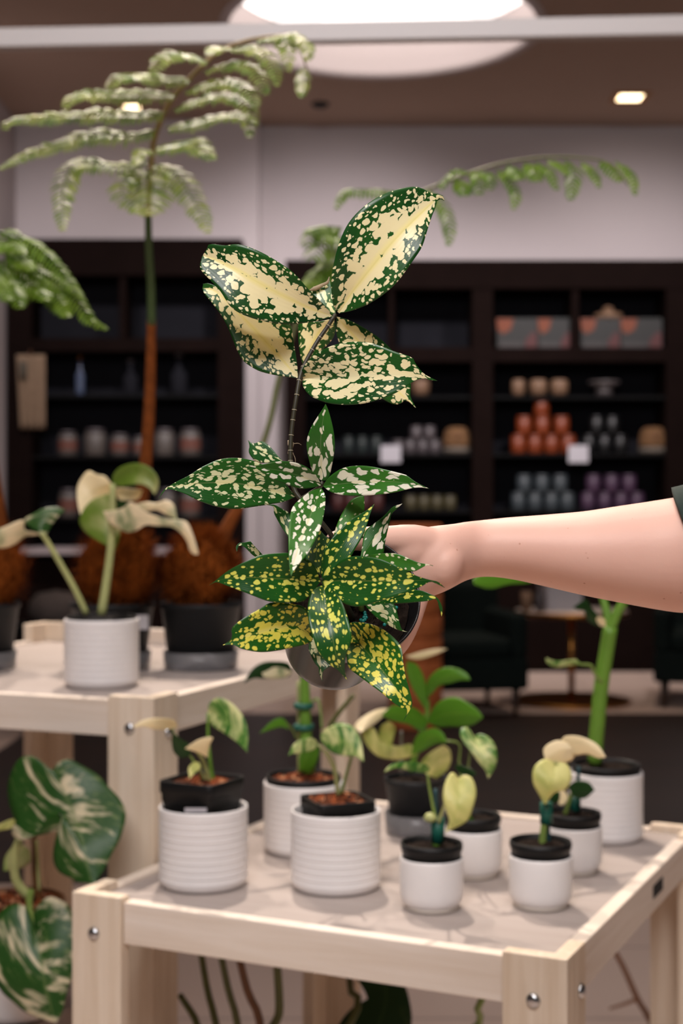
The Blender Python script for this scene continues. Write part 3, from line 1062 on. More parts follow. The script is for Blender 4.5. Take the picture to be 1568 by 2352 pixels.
# ------------------------------------------------------------------ pine tables
def pine_table(label, corner, ang, W, D, ztop, raise_back=0.0):
    """Corner = front-right top corner; the front runs to the left, the side away."""
    t = thing('plant_table', label, 'table', (corner[0], corner[1], 0.0), 'pine plant tables', ang)
    lw, th, ah = 0.078, 0.021, 0.056
    z = ztop + 0.006

    def bd(nm, spec, mat, lab=None, bev=0.0015):
        return bevel(mk(nm, *boxes(spec), mat, t, smooth=False, local=True, label=lab), bev, 2)
    # local x runs left along the front from 0 to -W, y away from 0 to D
    bd('top_panel', (-W + th, -th, th, D - th, ztop - 0.014, ztop), 'top_panel')
    bd('apron', (-W + lw + 0.001, -lw - 0.001, 0.006, 0.006 + th, z - ah, z - 0.001), 'pine_x')
    bd('apron', (-W + lw, -lw, D - th - 0.004, D - 0.004, z - ah, z - 0.001 + raise_back), 'pine_x')
    side = bd('apron', (-th - 0.006, -0.006, lw + 0.001, D - lw - 0.001, z - ah, z - 0.001), 'pine_y')
    bd('apron', (-W + 0.004, -W + th + 0.004, lw, D - lw, z - ah, z - 0.001), 'pine_y')
    # corner posts: two boards each
    for sx in (0, 1):
        for sy in (0, 1):
            X = (-lw, 0.0) if sx else (-W, -W + lw)
            Y = (0.0, th) if not sy else (D - th, D)
            zz = z + (raise_back if sy else 0.0)
            leg = mk('leg', *boxes((X[0], X[1], Y[0], Y[1], 0, zz + 0.006)), 'pine_z', t, smooth=False, local=True)
            bevel(leg, 0.0015, 2)
            X2 = (-th, 0.0) if sx else (-W, -W + th)
            Y2 = (th, lw) if not sy else (D - lw, D - th)
            o = mk('side_board', *boxes((X2[0], X2[1], Y2[0], Y2[1], 0, zz + 0.006)), 'pine_z', leg, smooth=False, local=True)
            bevel(o, 0.0015, 2)
    return t, z, lw, W, D


def bolt(t, pos, axis):
    v, f = lathe(pos, [(0.0088, 0), (0.0088, 0.0012), (0.0078, 0.0034), (0.005, 0.0052), (0.0025, 0.0056), (0, 0.0056)], 24, axis)
    mk('bolt', v, f, 'bolt', t, local=True, label='domed zinc bolt')


ZT1, ZT2 = 0.777, 1.012
c1 = P(1302, 2232, 1.622)
A1 = R(-25.3)
tb1, z1, lw, W1, D1 = pine_table('low pine plant table in the foreground carrying seven white pots', (c1.x, c1.y), A1, 0.686, 0.765, ZT1)
bolt(tb1, (-0.040, 0.0, z1 - 0.046), (0, -1, 0))
bolt(tb1, (-W1 + 0.036, 0.0, z1 - 0.046), (0, -1, 0))
bolt(tb1, (0.0, 0.055, z1 - 0.046), (1, 0, 0))
v, f = boxes((-0.008, -0.0055, 0.452, 0.515, z1 - 0.037, z1 - 0.018))
mk('dark_slot', v, f, 'dark_slot', tb1, smooth=False, local=True, label='dark oblong slot')
c2 = P(352, 1623, 2.112)
A2 = R(-21.5)
tb2, z2, lw, W2, D2 = pine_table('taller pine plant table on the left carrying the tree fern pots', (c2.x, c2.y), A2, 0.760, 0.865, ZT2, 0.03)
bolt(tb2, (-0.040, 0.0, z2 - 0.042), (0, -1, 0))
bolt(tb2, (0.0, 0.045, z2 - 0.051), (1, 0, 0))

# low stand at the bottom left carrying the big monstera
t = thing('plant_stand', 'low pale plant stand at the bottom left under the large monstera', 'plant stand', (-0.62, 2.22, 0.0), None, A1)
zl = 0.540
bevel(mk('top_panel', *boxes((-0.22, 0.20, -0.20, 0.22, zl - 0.03, zl)), 'top_panel', t, smooth=False, local=True), 0.003)
for sx in (-0.21, 0.15):
    for sy in (-0.19, 0.17):
        bevel(mk('leg', *boxes((sx, sx + 0.04, sy, sy + 0.04, 0, zl - 0.03)), 'pine_z', t, smooth=False, local=True), 0.002)


# ------------------------------------------------------------------ pots
def ribbed_pot(px, d, r, zb, zr, label, group, ribs=True):
    c = Vector((XS(px, d), d, zb))
    h = zr - zb
    t = thing('cover_pot', label, 'plant pot', c, group)
    pr = [(0.0, 0.002), (r * 0.90, 0.0015), (r * 0.955, 0.004), (r * 0.985, 0.010)]
    if ribs:
        n = 150
        for i in range(n + 1):
            q = i / n
            z = 0.012 + (h - 0.020) * q
            rib = 0.00014 * math.sin(q * 2 * PI * 22) + 0.00022 * math.sin(q * 2 * PI * 9.3 + 1.0)
            pr.append((r * 0.99 + rib, z))
    else:
        pr = [(r * 0.86, 0.0065), (r * 0.90, 0.008), (r * 0.965, 0.014), (r * 0.99, 0.022), (r, h * 0.6), (r, h - 0.006)]
    pr += [(r * 0.992, h - 0.003), (r * 0.978, h), (r * 0.955, h), (r * 0.94, h - 0.003), (r * 0.93, h - 0.02), (r * 0.92, 0.012), (0.0, 0.010)]
    v, f = lathe(c, pr, 96)
    mk('body', v, f, 'ceramic', t)
    if not ribs:
        v, f = lathe(c, [(0.0, 0.0005), (r * 0.80, 0.0), (r * 0.85, 0.001), (r * 0.86, 0.0068)], 64)
        mk('foot', v, f, 'ceramic_foot', t, label='unglazed foot ring')
    return t, c


def round_pot(t, c, r0, r1, z0, z1, mat='black_plastic', rim=0.009, name='nursery_pot'):
    pr = [(0, z0), (r0, z0), (r0 + (r1 - r0) * 0.86, z1 - rim - 0.001), (r1 * 1.0, z1 - rim), (r1 * 1.02, z1 - rim * 0.5), (r1 * 1.0, z1),
          (r1 * 0.965, z1), (r1 * 0.95, z1 - rim), (r1 * 0.93, z1 - 0.02), (0, z1 - 0.02)]
    v, f = lathe((c.x, c.y, 0), pr, 64)
    return mk(name, v, f, mat, t)


def square_pot(t, c, s0, s1, z0, z1, rot, mat='black_plastic'):
    """Tapered square nursery pot with rounded corners and a double lip."""
    def ring(s, z):
        out = []
        rc = s * 0.22
        for q in range(4):
            for k in range(5):
                a = q * PI / 2 + k * PI / 8
                sx = (1 if q in (0, 3) else -1)
                sy = (1 if q in (0, 1) else -1)
                x, y = sx * (s - rc) + rc * math.cos(a), sy * (s - rc) + rc * math.sin(a)
                out.append((c.x + x * math.cos(rot) - y * math.sin(rot), c.y + x * math.sin(rot) + y * math.cos(rot), z))
        return out
    lv = [(s0, z0), (s1 * 0.93, z1 - 0.030), (s1 * 0.955, z1 - 0.027), (s1 * 0.96, z1 - 0.018), (s1, z1 - 0.016), (s1, z1 - 0.001), (s1 * 0.985, z1), (s1 * 0.95, z1), (s1 * 0.93, z1 - 0.004), (s1 * 0.90, z1 - 0.014)]
    V, Fc = [], []
    for s, z in lv:
        V += ring(s, z)
    n = 20
    for j in range(len(lv) - 1):
        for k in range(n):
            k2 = (k + 1) % n
            Fc.append((j * n + k, j * n + k2, (j + 1) * n + k2, (j + 1) * n + k))
    Fc.append(tuple(reversed(range(n))))
    return mk('nursery_pot', V, Fc, mat, t)


def plant(name, label, px, d, z, group=None):
    return thing(name, label, 'plant', (XS(px, d), d, z), group)


C4 = (300, 1560, 0.40816)
C5 = (840, 1500, 0.46429)
CK = (780, 1480, 0.2551)
CL = (540, 1480, 0.20408)
CG = (120, 1040, 0.22321)
BIG, SML = 'large white ribbed pots', 'small white footed pots'

# --- A: left pot on the low table
ribbed_pot(467, 2.0, 0.0628, ZT1, 0.888, 'large white ribbed pot at the left front of the low table', BIG)
t = plant('potted_pothos', 'small cream and green pothos in a raised square black pot, left front', 467, 2.0, 0.80)
c = Vector((XS(464, 2.0), 2.0, 0))
square_pot(t, c, 0.030, 0.0455, ZT1 + 0.04, 0.926, R(-28))
mound(t, 'bark', (c.x, c.y, 0.917), 0, 0.008, 0.004, square=0.0405, rot=R(-28), seed=2)
v, f = boxes((0, 0.030, 0, 0.0008, 0, 0.006))
p = P(424, 1866, 1.943)
mk('plant_tag', [Vector(q) + p for q in v], f, 'paper', t, smooth=False, label='white tag at the pot rim')
stem(t, 'stem_pale', '452,612 430,520 398,440 372,400', [2.0, 1.975], 0.0034, 0.0026, C4)
stem(t, 'stem_bright', '466,610 448,470 436,330 434,190', [2.0, 2.0], 0.0034, 0.0016, C4)
stem(t, 'stem_pale', '440,605 405,540 372,500 352,480', [1.99, 1.97], 0.0024, 0.0016, C4)
stem(t, 'stem_green', '420,600 370,490 300,380 240,300 240,280', [1.99, 1.98], 0.0018, 0.0012, C4)
leaf(t, 'cream_leaf', '265,270 170,250 90,252 10,272', '265,270 240,228 160,218 80,226 35,248 10,272', '265,270 215,282 140,284 75,268 10,272', [1.98, 1.93, 1.92], 0.3, C4)
leaf(t, 'pothos', '436,185 510,210 580,280 630,350 655,412', '436,185 440,140 490,105 560,130 620,190 652,255 660,330 655,412', '436,185 452,255 520,300 590,350 640,395 655,412', [2.0, 1.97, 1.94], 0.25, C4)
leaf(t, 'cream_leaf', '432,442 410,390 370,382 305,390', '432,442 445,370 462,326 395,335 345,362 305,390', '432,442 392,418 350,404 305,390', [1.965, 1.95, 1.94], 0.2, C4)
leaf(t, 'dark_leaf', '335,430 290,400 255,350 236,300', '335,430 330,370 285,338 236,300', '335,430 285,445 242,410 230,350 236,300', [1.98, 1.97], 0.2, C4)
leaf(t, 'yellow_leaf', '385,470 350,490 332,560', '385,470 360,465 325,500 332,560', '385,470 395,500 360,530 332,560', [1.97, 1.95], 0.2, C4, N=12)

# --- B: centre pot
ribbed_pot(771, 1.985, 0.0630, ZT1, 0.886, 'large white ribbed pot at the centre front of the low table', BIG)
t = plant('potted_pothos', 'young marbled pothos in a sunken square black pot, centre front', 771, 1.985, 0.80)
c = Vector((XS(775, 1.985), 1.985, 0))
square_pot(t, c, 0.030, 0.0425, ZT1 + 0.02, 0.9015, R(22))
mound(t, 'bark', (c.x, c.y, 0.893), 0, 0.010, 0.005, square=0.0405, rot=R(22), seed=3)
stem(t, 'stem_pale', '1165,655 1145,520 1110,440 1060,372', [1.985, 1.96], 0.0024, 0.0013, C4)
stem(t, 'stem_green', '1185,645 1215,530 1242,440 1250,400', [1.985, 1.95], 0.0026, 0.0016, C4)
stem(t, 'stem_pale', '1172,655 1158,540 1140,460 1100,400', [1.985, 1.95], 0.0018, 0.0013, C4)
leaf(t, 'pothos', '1060,368 1000,362 940,385 885,432', '1060,368 1030,335 975,335 918,365 885,432', '1060,368 1020,402 960,414 905,422 885,432', [1.96, 1.93, 1.91], 0.3, C4)
leaf(t, 'pothos', '1068,312 1130,310 1200,350 1260,400 1312,466', '1068,312 1095,280 1170,253 1242,262 1290,330 1305,400 1312,466', '1068,312 1075,360 1130,412 1200,432 1262,434 1312,466', [1.95, 1.93, 1.91], 0.3, C4)
leaf(t, 'green_leaf', '1120,300 1170,270 1235,275', '1120,300 1140,255 1195,245 1235,275', '1120,300 1170,310 1210,305 1235,275', [1.99, 2.0], 0.2, C4, N=12)

# --- C: rear left pot, tall monstera cutting on a stake
ribbed_pot(697, 2.2, 0.0622, ZT1, 0.884, 'large white ribbed pot behind the two front pots of the low table', BIG)
t = plant('potted_monstera', 'staked monstera cutting with thick green stem, under the held pot', 697, 2.2, 0.80)
c = Vector((XS(697, 2.2), 2.2, 0))
round_pot(t, c, 0.05, 0.0575, ZT1 + 0.02, 0.8935)
mound(t, 'bark', (c.x, c.y, 0.884), 0.054, 0.008, 0.004, seed=4)
stem(t, 'stem_bright', '830,1440 800,1150 790,850 785,600 780,420 775,200', [2.2, 2.2], 0.0105, 0.0062, CL, 'stem', seg=16)
stem(t, 'stem_pale', '725,1440 722,1100 718,700 715,420', [2.215, 2.215], 0.0035, 0.0035, CL, 'stake', label='pale wooden stake')
for yy in (690, 930):
    p = P(CL[0] + 770 * CL[2], CL[1] + yy * CL[2], 2.2)
    v, f = lathe(p, [(0.012, -0.004), (0.0155, -0.004), (0.0155, 0.004), (0.012, 0.004)], 20)
    mk('plant_clip', v, f, 'teal_clip', t, label='dark green clip')
stem(t, 'stem_olive', '1060,925 1150,790 1240,680 1330,575', [2.17, 2.15], 0.0040, 0.0032, CL)
stem(t, 'stem_green', '800,690 870,640 930,620 960,760 975,950', [2.2, 2.17], 0.0022, 0.0016, CL)
stem(t, 'stem_green', '690,1060 640,960 560,870', [2.2, 2.18], 0.0016, 0.0012, CL)
leaf(t, 'dark_leaf', '640,300 480,270 300,300 170,350 95,440', '640,300 600,210 450,190 300,205 180,290 95,440', '640,300 600,365 450,385 300,385 200,385 95,440', [2.18, 2.15, 2.13], 0.3, CL)
leaf(t, 'albo_cream', '640,310 480,350 330,370', '640,310 480,255 300,300 330,372', '640,310 560,375 430,392 330,372', [2.17, 2.14], 0.2, CL, N=12)
leaf(t, 'green_leaf', '600,960 520,900 400,920 270,1005', '600,960 560,850 480,830 380,890 270,1005', '600,960 520,930 400,960 270,1005', [2.18, 2.16], 0.2, CL, N=14)
leaf(t, 'green_leaf', '720,1420 790,1300 840,1200 900,1130', '720,1420 720,1260 780,1190 900,1130', '720,1420 860,1420 930,1290 945,1180 900,1130', [2.19, 2.17], 0.3, CL, N=14)

# --- D: black nursery pot in a clear saucer, philodendron
d = 2.32
t = plant('potted_philodendron', 'bushy green philodendron in a plain black nursery pot, rear centre', 956, d, ZT1)
c = Vector((XS(956, d), d, 0))
v, f = lathe((c.x, c.y, ZT1 + 0.0006), [(0.047, 0.0), (0.05, 0.002), (0.052, 0.034), (0.0505, 0.034), (0.0485, 0.003), (0, 0.003)], 48)
mk('saucer', v, f, 'clear', t, label='clear plastic saucer')
round_pot(t, c, 0.040, 0.0525, ZT1 + 0.004, 0.868, 'grey_plastic')
mound(t, 'soil', (c.x, c.y, 0.858), 0.049, 0.006, 0.004, seed=5)
stem(t, 'stem_bright', '640,1140 680,1000 720,850 770,700 790,560 770,420', [d, d - 0.04], 0.0055, 0.0035, CK, 'stem')
stem(t, 'grey_stake', '548,1165 552,980 556,780', [d - 0.03, d - 0.03], 0.0024, 0.0024, CK, 'stake', label='grey stake')
for (m, l, r, ds, mt) in [
    ('770,590 700,440 640,290 605,150', '770,590 655,400 600,250 605,150', '770,590 785,430 755,290 690,180 605,150', [2.28, 2.26, 2.25], 'green_leaf'),
    ('765,500 850,360 960,290 1060,280 1175,322', '765,500 790,330 880,232 980,205 1080,225 1150,270 1175,322', '765,500 830,445 900,372 990,352 1080,327 1175,322', [2.28, 2.24, 2.22], 'green_leaf'),
    ('785,700 920,640 1050,620 1180,630 1290,662', '785,700 850,560 950,490 1060,478 1160,530 1245,595 1290,662', '785,700 880,742 1000,742 1120,742 1215,716 1290,662', [2.27, 2.22, 2.18], 'green_leaf'),
    ('800,690 700,660 560,630 450,620 375,640', '800,690 700,590 580,556 470,556 375,640', '800,690 740,785 620,722 480,690 375,640', [2.27, 2.23, 2.2], 'green_leaf'),
    ('700,990 560,970 420,960 300,880 190,780', '700,990 560,1035 450,1035 330,1000 240,905 190,780', '700,990 640,900 540,920 440,900 370,880 300,750 190,780', [2.27, 2.22, 2.2], 'yellow_leaf'),
    ('460,930 430,850 425,770 440,690', '460,930 350,860 370,740 440,690', '460,930 480,850 500,750 440,690', [2.25, 2.24], 'yellow_leaf'),
    ('640,1000 760,880 860,820 965,885', '640,1000 680,850 760,780 860,755 930,800 965,885', '640,1000 760,955 860,900 965,885', [2.26, 2.2], 'green_leaf'),
    ('865,1205 870,1100 890,1000 935,905', '865,1205 760,1155 735,1060 820,970 935,905', '865,1205 960,1140 1002,1050 992,950 935,905', [2.24, 2.2], 'yellow_leaf'),
    ('480,588 360,620 270,690 195,792', '480,588 400,578 310,598 200,660 130,740 195,792', '480,588 385,655 300,725 195,792', [2.24, 2.18], 'cream_leaf'),
    ('590,110 720,95 860,75 970,40', '590,110 720,70 860,40 970,40', '590,110 700,135 840,100 970,40', [2.3, 2.26], 'cream_leaf')]:
    leaf(t, mt, m, l, r, ds, 0.3, CK)

# --- E..H: small footed pots
ZS_R = 0.845


def small(px, d, where, psoil):
    ribbed_pot(px, d, 0.0422, ZT1, ZS_R, f'small white footed pot {where}', SML, ribs=False)


def small_plant(px, d, label, seed):
    t = plant('potted_cutting', label, px, d, 0.79)
    c = Vector((XS(px, d), d, 0))
    round_pot(t, c, 0.032, 0.0405, ZT1 + 0.012, 0.864, rim=0.010)
    mound(t, 'soil', (c.x, c.y, 0.855), 0.038, 0.005, 0.003, seed=seed)
    return t


def clip(t, px, py, d, h=0.016, r=0.009):
    p = P(px, py, d)
    v, f = lathe(p, [(r * 0.6, -h), (r, -h), (r, h), (r * 0.6, h)], 16)
    mk('plant_clip', v, f, 'teal_clip', t, label='teal plastic clip')


small(991, 1.88, 'at the front, just right of the centre ribbed pot', 0)
t = small_plant(991, 1.88, 'variegated cutting with one large pale leaf, small pot at front centre', 6)
stem(t, 'stem_bright', '862,1870 868,1780 876,1700 880,1600', [1.88, 1.875], 0.0060, 0.0038, CK, 'stem')
stem(t, 'teal_stake', '880,1860 872,1600 860,1300', [1.895, 1.895], 0.0026, 0.0026, CK, 'stake', label='dark teal stake')
clip(t, CK[0] + 882 * CK[2], CK[1] + 1672 * CK[2], 1.88)
stem(t, 'stem_green', '868,1600 835,1440 805,1280 790,1165', [1.875, 1.87], 0.0022, 0.0016, CK)
stem(t, 'stem_pale', '890,1600 925,1500 950,1430', [1.87, 1.855], 0.0024, 0.0018, CK)
leaf(t, 'pothos', '812,1130 700,1105 560,1095 395,1152', '812,1130 780,1085 650,1058 520,1064 440,1098 395,1152', '812,1130 765,1157 640,1142 500,1112 395,1152', [1.87, 1.84, 1.82], 0.3, CK)
leaf(t, 'yellow_leaf', '1070,1205 1072,1350 1040,1530 948,1692', '1070,1205 1010,1152 950,1240 928,1380 958,1500 985,1595 948,1692', '1070,1205 1120,1176 1192,1208 1228,1330 1202,1460 1150,1585 1050,1645 948,1692', [1.855, 1.83, 1.84], 0.25, CK)
v, f = lathe(P(CK[0] + 815 * CK[2], CK[1] + 1560 * CK[2], 1.868), [(0, -0.007), (0.007, -0.004), (0.009, 0.0), (0.006, 0.005), (0, 0.007)], 16)
mk('leaf_bud', v, f, 'cream_leaf' if False else 'stem_pale', t, label='pale curled bud')

small(1085, 2.05, 'standing behind the front centre small pot', 0)
t = small_plant(1085, 2.05, 'cutting with one drooping heart leaf, second small pot behind front centre', 7)
stem(t, 'stem_green', '1175,1640 1110,1300 1075,1080 1078,900 960,868', [2.05, 2.02], 0.0024, 0.0014, CK)
stem(t, 'stem_green', '1180,1640 1150,1300 1158,1100 1178,940', [2.05, 2.0], 0.0022, 0.0014, CK)
leaf(t, 'pothos', '1205,832 1270,930 1310,1060 1335,1208', '1205,832 1150,748 1085,770 1100,860 1180,965 1250,1065 1312,1135 1335,1208', '1205,832 1262,806 1342,838 1402,920 1418,1030 1392,1122 1335,1208', [2.0, 1.97, 1.97], 0.25, CK)
leaf(t, 'dark_leaf', '1030,1100 1130,1130 1235,1165', '1030,1100 1080,1085 1180,1120 1235,1165', '1030,1100 1080,1160 1190,1195 1235,1165', [1.99, 1.96], 0.2, CK, N=12)
leaf(t, 'green_leaf', '1165,1640 1190,1590 1180,1540', '1165,1640 1150,1590 1180,1540', '1165,1640 1210,1600 1180,1540', [2.03, 2.02], 0.2, CK, N=8)

small(1241, 1.89, 'at the front right of the low table', 0)
t = small_plant(1241, 1.89, 'cutting with hanging cream leaves, small pot at front right', 8)
stem(t, 'stem_green', '872,955 880,860 888,780 884,735', [1.89, 1.885], 0.0052, 0.0030, C5, 'stem')
stem(t, 'teal_stake', '902,940 898,860 894,760', [1.90, 1.90], 0.0032, 0.0032, C5, 'stake', label='dark teal stake')
clip(t, C5[0] + 892 * C5[2], C5[1] + 790 * C5[2], 1.89, 0.014, 0.0085)
stem(t, 'stem_pale', '886,740 940,640 960,570 935,540', [1.88, 1.86], 0.0022, 0.0018, C5)
leaf(t, 'yellow_leaf', '936,540 925,610 905,680 885,748', '936,540 880,526 830,568 826,640 850,690 870,725 885,748', '936,540 992,548 1018,610 992,672 932,692 893,740 885,748', [1.865, 1.845, 1.86], 0.2, C5)
leaf(t, 'cream_leaf', '885,525 950,490 1010,470', '885,525 880,470 945,432 1010,450 1030,470', '885,525 960,545 1020,530 1035,490 1030,470', [1.87, 1.87], 0.3, C5, N=14)
leaf(t, 'cream_leaf', '960,470 1020,445 1090,450 1187,515', '960,470 975,418 1030,408 1095,425 1150,458 1187,515', '960,470 1030,505 1090,500 1150,520 1187,515', [1.88, 1.86, 1.85], 0.35, C5)

small(1315, 2.07, 'standing behind the front right small pot', 0)
t = small_plant(1315, 2.07, 'cutting with one round dark leaf, small pot at rear right', 9)
stem(t, 'stem_green', '985,800 1010,720 1025,670', [2.07, 2.05], 0.0034, 0.002, C5, 'stem')
stem(t, 'teal_stake', '1045,790 1048,680 1052,560', [2.085, 2.085], 0.0028, 0.0028, C5, 'stake', label='dark teal stake')
clip(t, C5[0] + 1035 * C5[2], C5[1] + 745 * C5[2], 2.07, 0.010, 0.008)
leaf(t, 'dark_leaf', '1000,660 1045,672 1132,678', '1000,660 1040,632 1100,638 1132,678', '1000,660 1030,712 1085,718 1132,678', [2.05, 2.02], 0.2, C5, N=14)
leaf(t, 'dark_leaf', '960,690 935,700 905,730', '960,690 930,680 905,730', '960,690 955,730 925,745 905,730', [2.05, 2.04], 0.2, C5, N=10)
leaf(t, 'cream_leaf', '990,690 965,700 955,750', '990,690 960,670 945,700 955,750', '990,690 1000,720 980,750 955,750', [2.06, 2.05], 0.2, C5, N=10)

# --- I: large ribbed pot at the right with the tall monstera stem
ribbed_pot(1391, 2.28, 0.0590, ZT1, 0.885, 'large white ribbed pot at the rear right of the low table', BIG)
t = plant('potted_monstera', 'tall single stemmed monstera whose stem rises behind the forearm', 1391, 2.28, 0.80)
c = Vector((XS(1391, 2.28), 2.28, 0))
round_pot(t, c, 0.046, 0.0545, ZT1 + 0.02, 0.897)
mound(t, 'soil', (c.x, c.y, 0.888), 0.051, 0.006, 0.004, seed=11)
CI = (1100, 1320, 0.29847)
stem(t, 'stem_bright', '890,1450 905,1206 940,850 985,560 1010,400', [2.27, 2.25], 0.0120, 0.0115, CI, 'stem', seg=16)
stem(t, 'stem_bright', '1005,430 1060,300 1110,215 1150,130 1190,40', [2.25, 2.24], 0.0085, 0.0055, CI)
stem(t, 'stem_bright', '1000,430 985,310 960,210 940,120 925,40', [2.255, 2.27], 0.0075, 0.005, CI)
stem(t, 'stem_green', '945,830 890,760 860,700 780,690 700,670 600,680', [2.25, 2.22], 0.0030, 0.0012, CI)
leaf(t, 'dark_leaf', '965,420 880,330 820,260 720,252', '965,420 840,360 810,280 770,275 720,252', '965,420 930,330 860,250 820,190 720,252', [2.25, 2.22], 0.2, CI, N=14)
leaf(t, 'cream_leaf', '970,400 940,360 905,330', '970,400 925,390 900,345 905,330', '970,400 970,350 935,325 905,330', [2.24, 2.23], 0.2, CI, N=8)
leaf(t, 'pothos', '780,690 700,672 600,690 510,655', '780,690 740,650 600,665 510,640 510,655', '780,690 700,700 600,712 530,690 510,655', [2.24, 2.2], 0.2, CI, N=12)
leaf(t, 'green_leaf', '560,-30 380,20 150,70 -40,75', '560,-30 400,-80 150,-40 -30,10 -40,75', '560,-30 400,60 230,75 80,110 -40,75', [2.26, 2.18], 0.2, CI, N=14)
leaf(t, 'green_leaf', '1190,40 1120,-60 980,-120 800,-140', '1190,40 1050,20 900,-60 800,-140', '1190,40 1220,-80 1050,-200 800,-140', [2.24, 2.2], 0.2, CI, N=14)
leaf(t, 'dark_leaf', '925,40 820,-10 700,-60 600,-90', '925,40 820,50 700,0 600,-90', '925,40 880,-60 760,-140 600,-90', [2.27, 2.24], 0.2, CI, N=14)
# ------------------------------------------------------------------ upper table: monstera
ribbed_pot(233.5, 2.36, 0.0622, ZT2, 1.1235, 'large white pot on the taller table at the left', BIG)
t = plant('potted_monstera', 'cream and green monstera on long petioles on the taller table', 234, 2.36, ZT2 + 0.01)
c = Vector((XS(234, 2.36), 2.36, 0))
round_pot(t, c, 0.050, 0.0572, ZT2 + 0.02, 1.128)
mound(t, 'soil', (c.x, c.y, 1.117), 0.054, 0.006, 0.004, seed=12)
stem(t, 'stem_pale', '233,1412 244,1340 254,1260 258,1180 259,1112', [2.34, 2.36], 0.0076, 0.0052, name='petiole', seg=14)
stem(t, 'stem_pale', '198,1410 170,1350 130,1280 105,1238 94,1224', [2.35, 2.33], 0.0052, 0.0040, seg=12)
leaf(t, 'cream_leaf', '605,315 470,360 340,480 290,640', '605,315 540,240 460,225 375,185 300,260 255,370 262,520 290,640', '605,315 640,400 560,470 480,540 360,600 290,640', [2.40, 2.42, 2.39], 0.25, CG)
leaf(t, 'under_green', '580,420 520,600 540,800 640,1020', '580,420 480,450 400,490 335,560 288,650 280,720 330,805 430,885 550,950 640,1020', '580,420 640,520 692,640 700,760 690,880 640,1020', [2.385, 2.38, 2.37], 0.25, CG)
leaf(t, 'under_green', '618,312 740,230 900,225 1030,310 1050,432', '618,312 620,240 680,160 770,120 880,108 980,138 1050,198 1092,282 1085,372 1050,432', '618,312 700,345 800,332 900,325 980,350 1030,398 1050,432', [2.37, 2.34, 2.33], -0.3, CG)
leaf(t, 'cream_leaf', '640,360 760,420 930,385', '640,360 760,362 930,385', '640,360 680,480 800,492 890,470 930,385', [2.39, 2.36], 0.2, CG, N=14)
leaf(t, 'dark_leaf', '660,590 720,560 780,490', '660,590 665,500 780,490', '660,590 740,600 780,490', [2.37, 2.36], 0.2, CG, N=10)
leaf(t, 'albo_cream', '780,560 930,555 1100,540 1200,590 1292,700', '780,560 870,525 980,508 1080,518 1170,488 1252,538 1275,640 1292,700', '780,560 900,592 960,602 1080,592 1190,650 1292,700', [2.35, 2.32, 2.30], 0.25, CG)
leaf(t, 'albo_cream', '525,602 700,660 860,680 1050,700 1240,730 1390,820 1505,1045', '525,602 640,590 740,560 800,500 890,560 970,612 1070,650 1180,682 1300,690 1385,712 1432,800 1475,930 1505,1045', '525,602 570,700 660,772 780,822 880,792 960,742 1070,752 1160,752 1240,765 1330,832 1390,920 1405,985 1445,1045 1505,1045', [2.33, 2.27, 2.25], 0.3, CG, N=30)
C8 = (0, 1150, 0.23392)
leaf(t, 'albo_big', '408,335 400,240 500,140 642,92', '408,335 235,205 330,130 430,80 540,62 642,92', '408,335 460,322 520,220 590,140 642,92', [2.33, 2.34, 2.36], 0.3, C8)
leaf(t, 'albo_cream', '405,330 260,300 80,340 -80,380', '405,330 250,300 232,195 150,210 60,250 -80,300', '405,330 330,342 245,352 160,422 60,462 -80,470', [2.33, 2.28, 2.25], 0.3, C8)


# ------------------------------------------------------------------ tree ferns
def pinna(t, mat, s, ds, L, crop=None, nrm=(0, -0.62, 0.78), droop=0.25, sp=0.0085, name='pinna', asym=1.0):
    """A feathery side branch: a thin midrib lined both sides with leaflets."""
    p2 = pts(s, crop)
    dd = np.interp(np.linspace(0, 1, len(p2)), np.linspace(0, 1, len(ds)), ds)
    p3 = [P(x, y, q) for (x, y), q in zip(p2, dd)]
    ln = sum((p3[i + 1] - p3[i]).length for i in range(len(p3) - 1))
    n = max(8, int(ln / sp))
    q = cr(p3, n + 1)
    V, Fc = tube_vf(p3, list(np.linspace(0.0016, 0.0005, len(p3))), max(8, n // 2), 5)
    N = Vector(nrm).normalized()
    for i in range(1, n):
        u = i / n
        a, b = Vector(q[i - 1]), Vector(q[i + 1])
        T_ = (b - a).normalized()
        S = T_.cross(N)
        if S.length < 1e-3:
            continue
        S.normalize()
        pr = min(1.0, 0.45 + u * 2.2) * (1 - u ** 2.2) ** 0.8 + 0.06
        for sg in (-1, 1):
            l = L * pr * random.uniform(0.88, 1.08) * (asym if sg > 0 else 1.0)
            dr = (S * sg + T_ * 0.38 + Vector((0, 0, -droop)) + N * random.uniform(-0.12, 0.12)).normalized()
            w = dr.cross((N + Vector((random.uniform(-.3, .3), random.uniform(-.2, .2), random.uniform(-.3, .3)))).normalized())
            w = (w.normalized() if w.length > 1e-3 else T_) * sp * 0.42
            o = Vector(q[i])
            mid = o + dr * l * 0.45 + N * l * 0.06
            tip = o + dr * l + Vector((0, 0, -droop * l * 0.25))
            k = len(V)
            V += [o - w * 0.5, o + w * 0.5, mid + w, mid - w, tip, o + dr * l * 0.8 + w * 0.7 + N * l * 0.02, o + dr * l * 0.8 - w * 0.7 + N * l * 0.02]
            Fc += [(k, k + 1, k + 2, k + 3), (k + 3, k + 2, k + 5, k + 6), (k + 6, k + 5, k + 4)]
    return mk(name, V, Fc, mat, t, smooth=False)


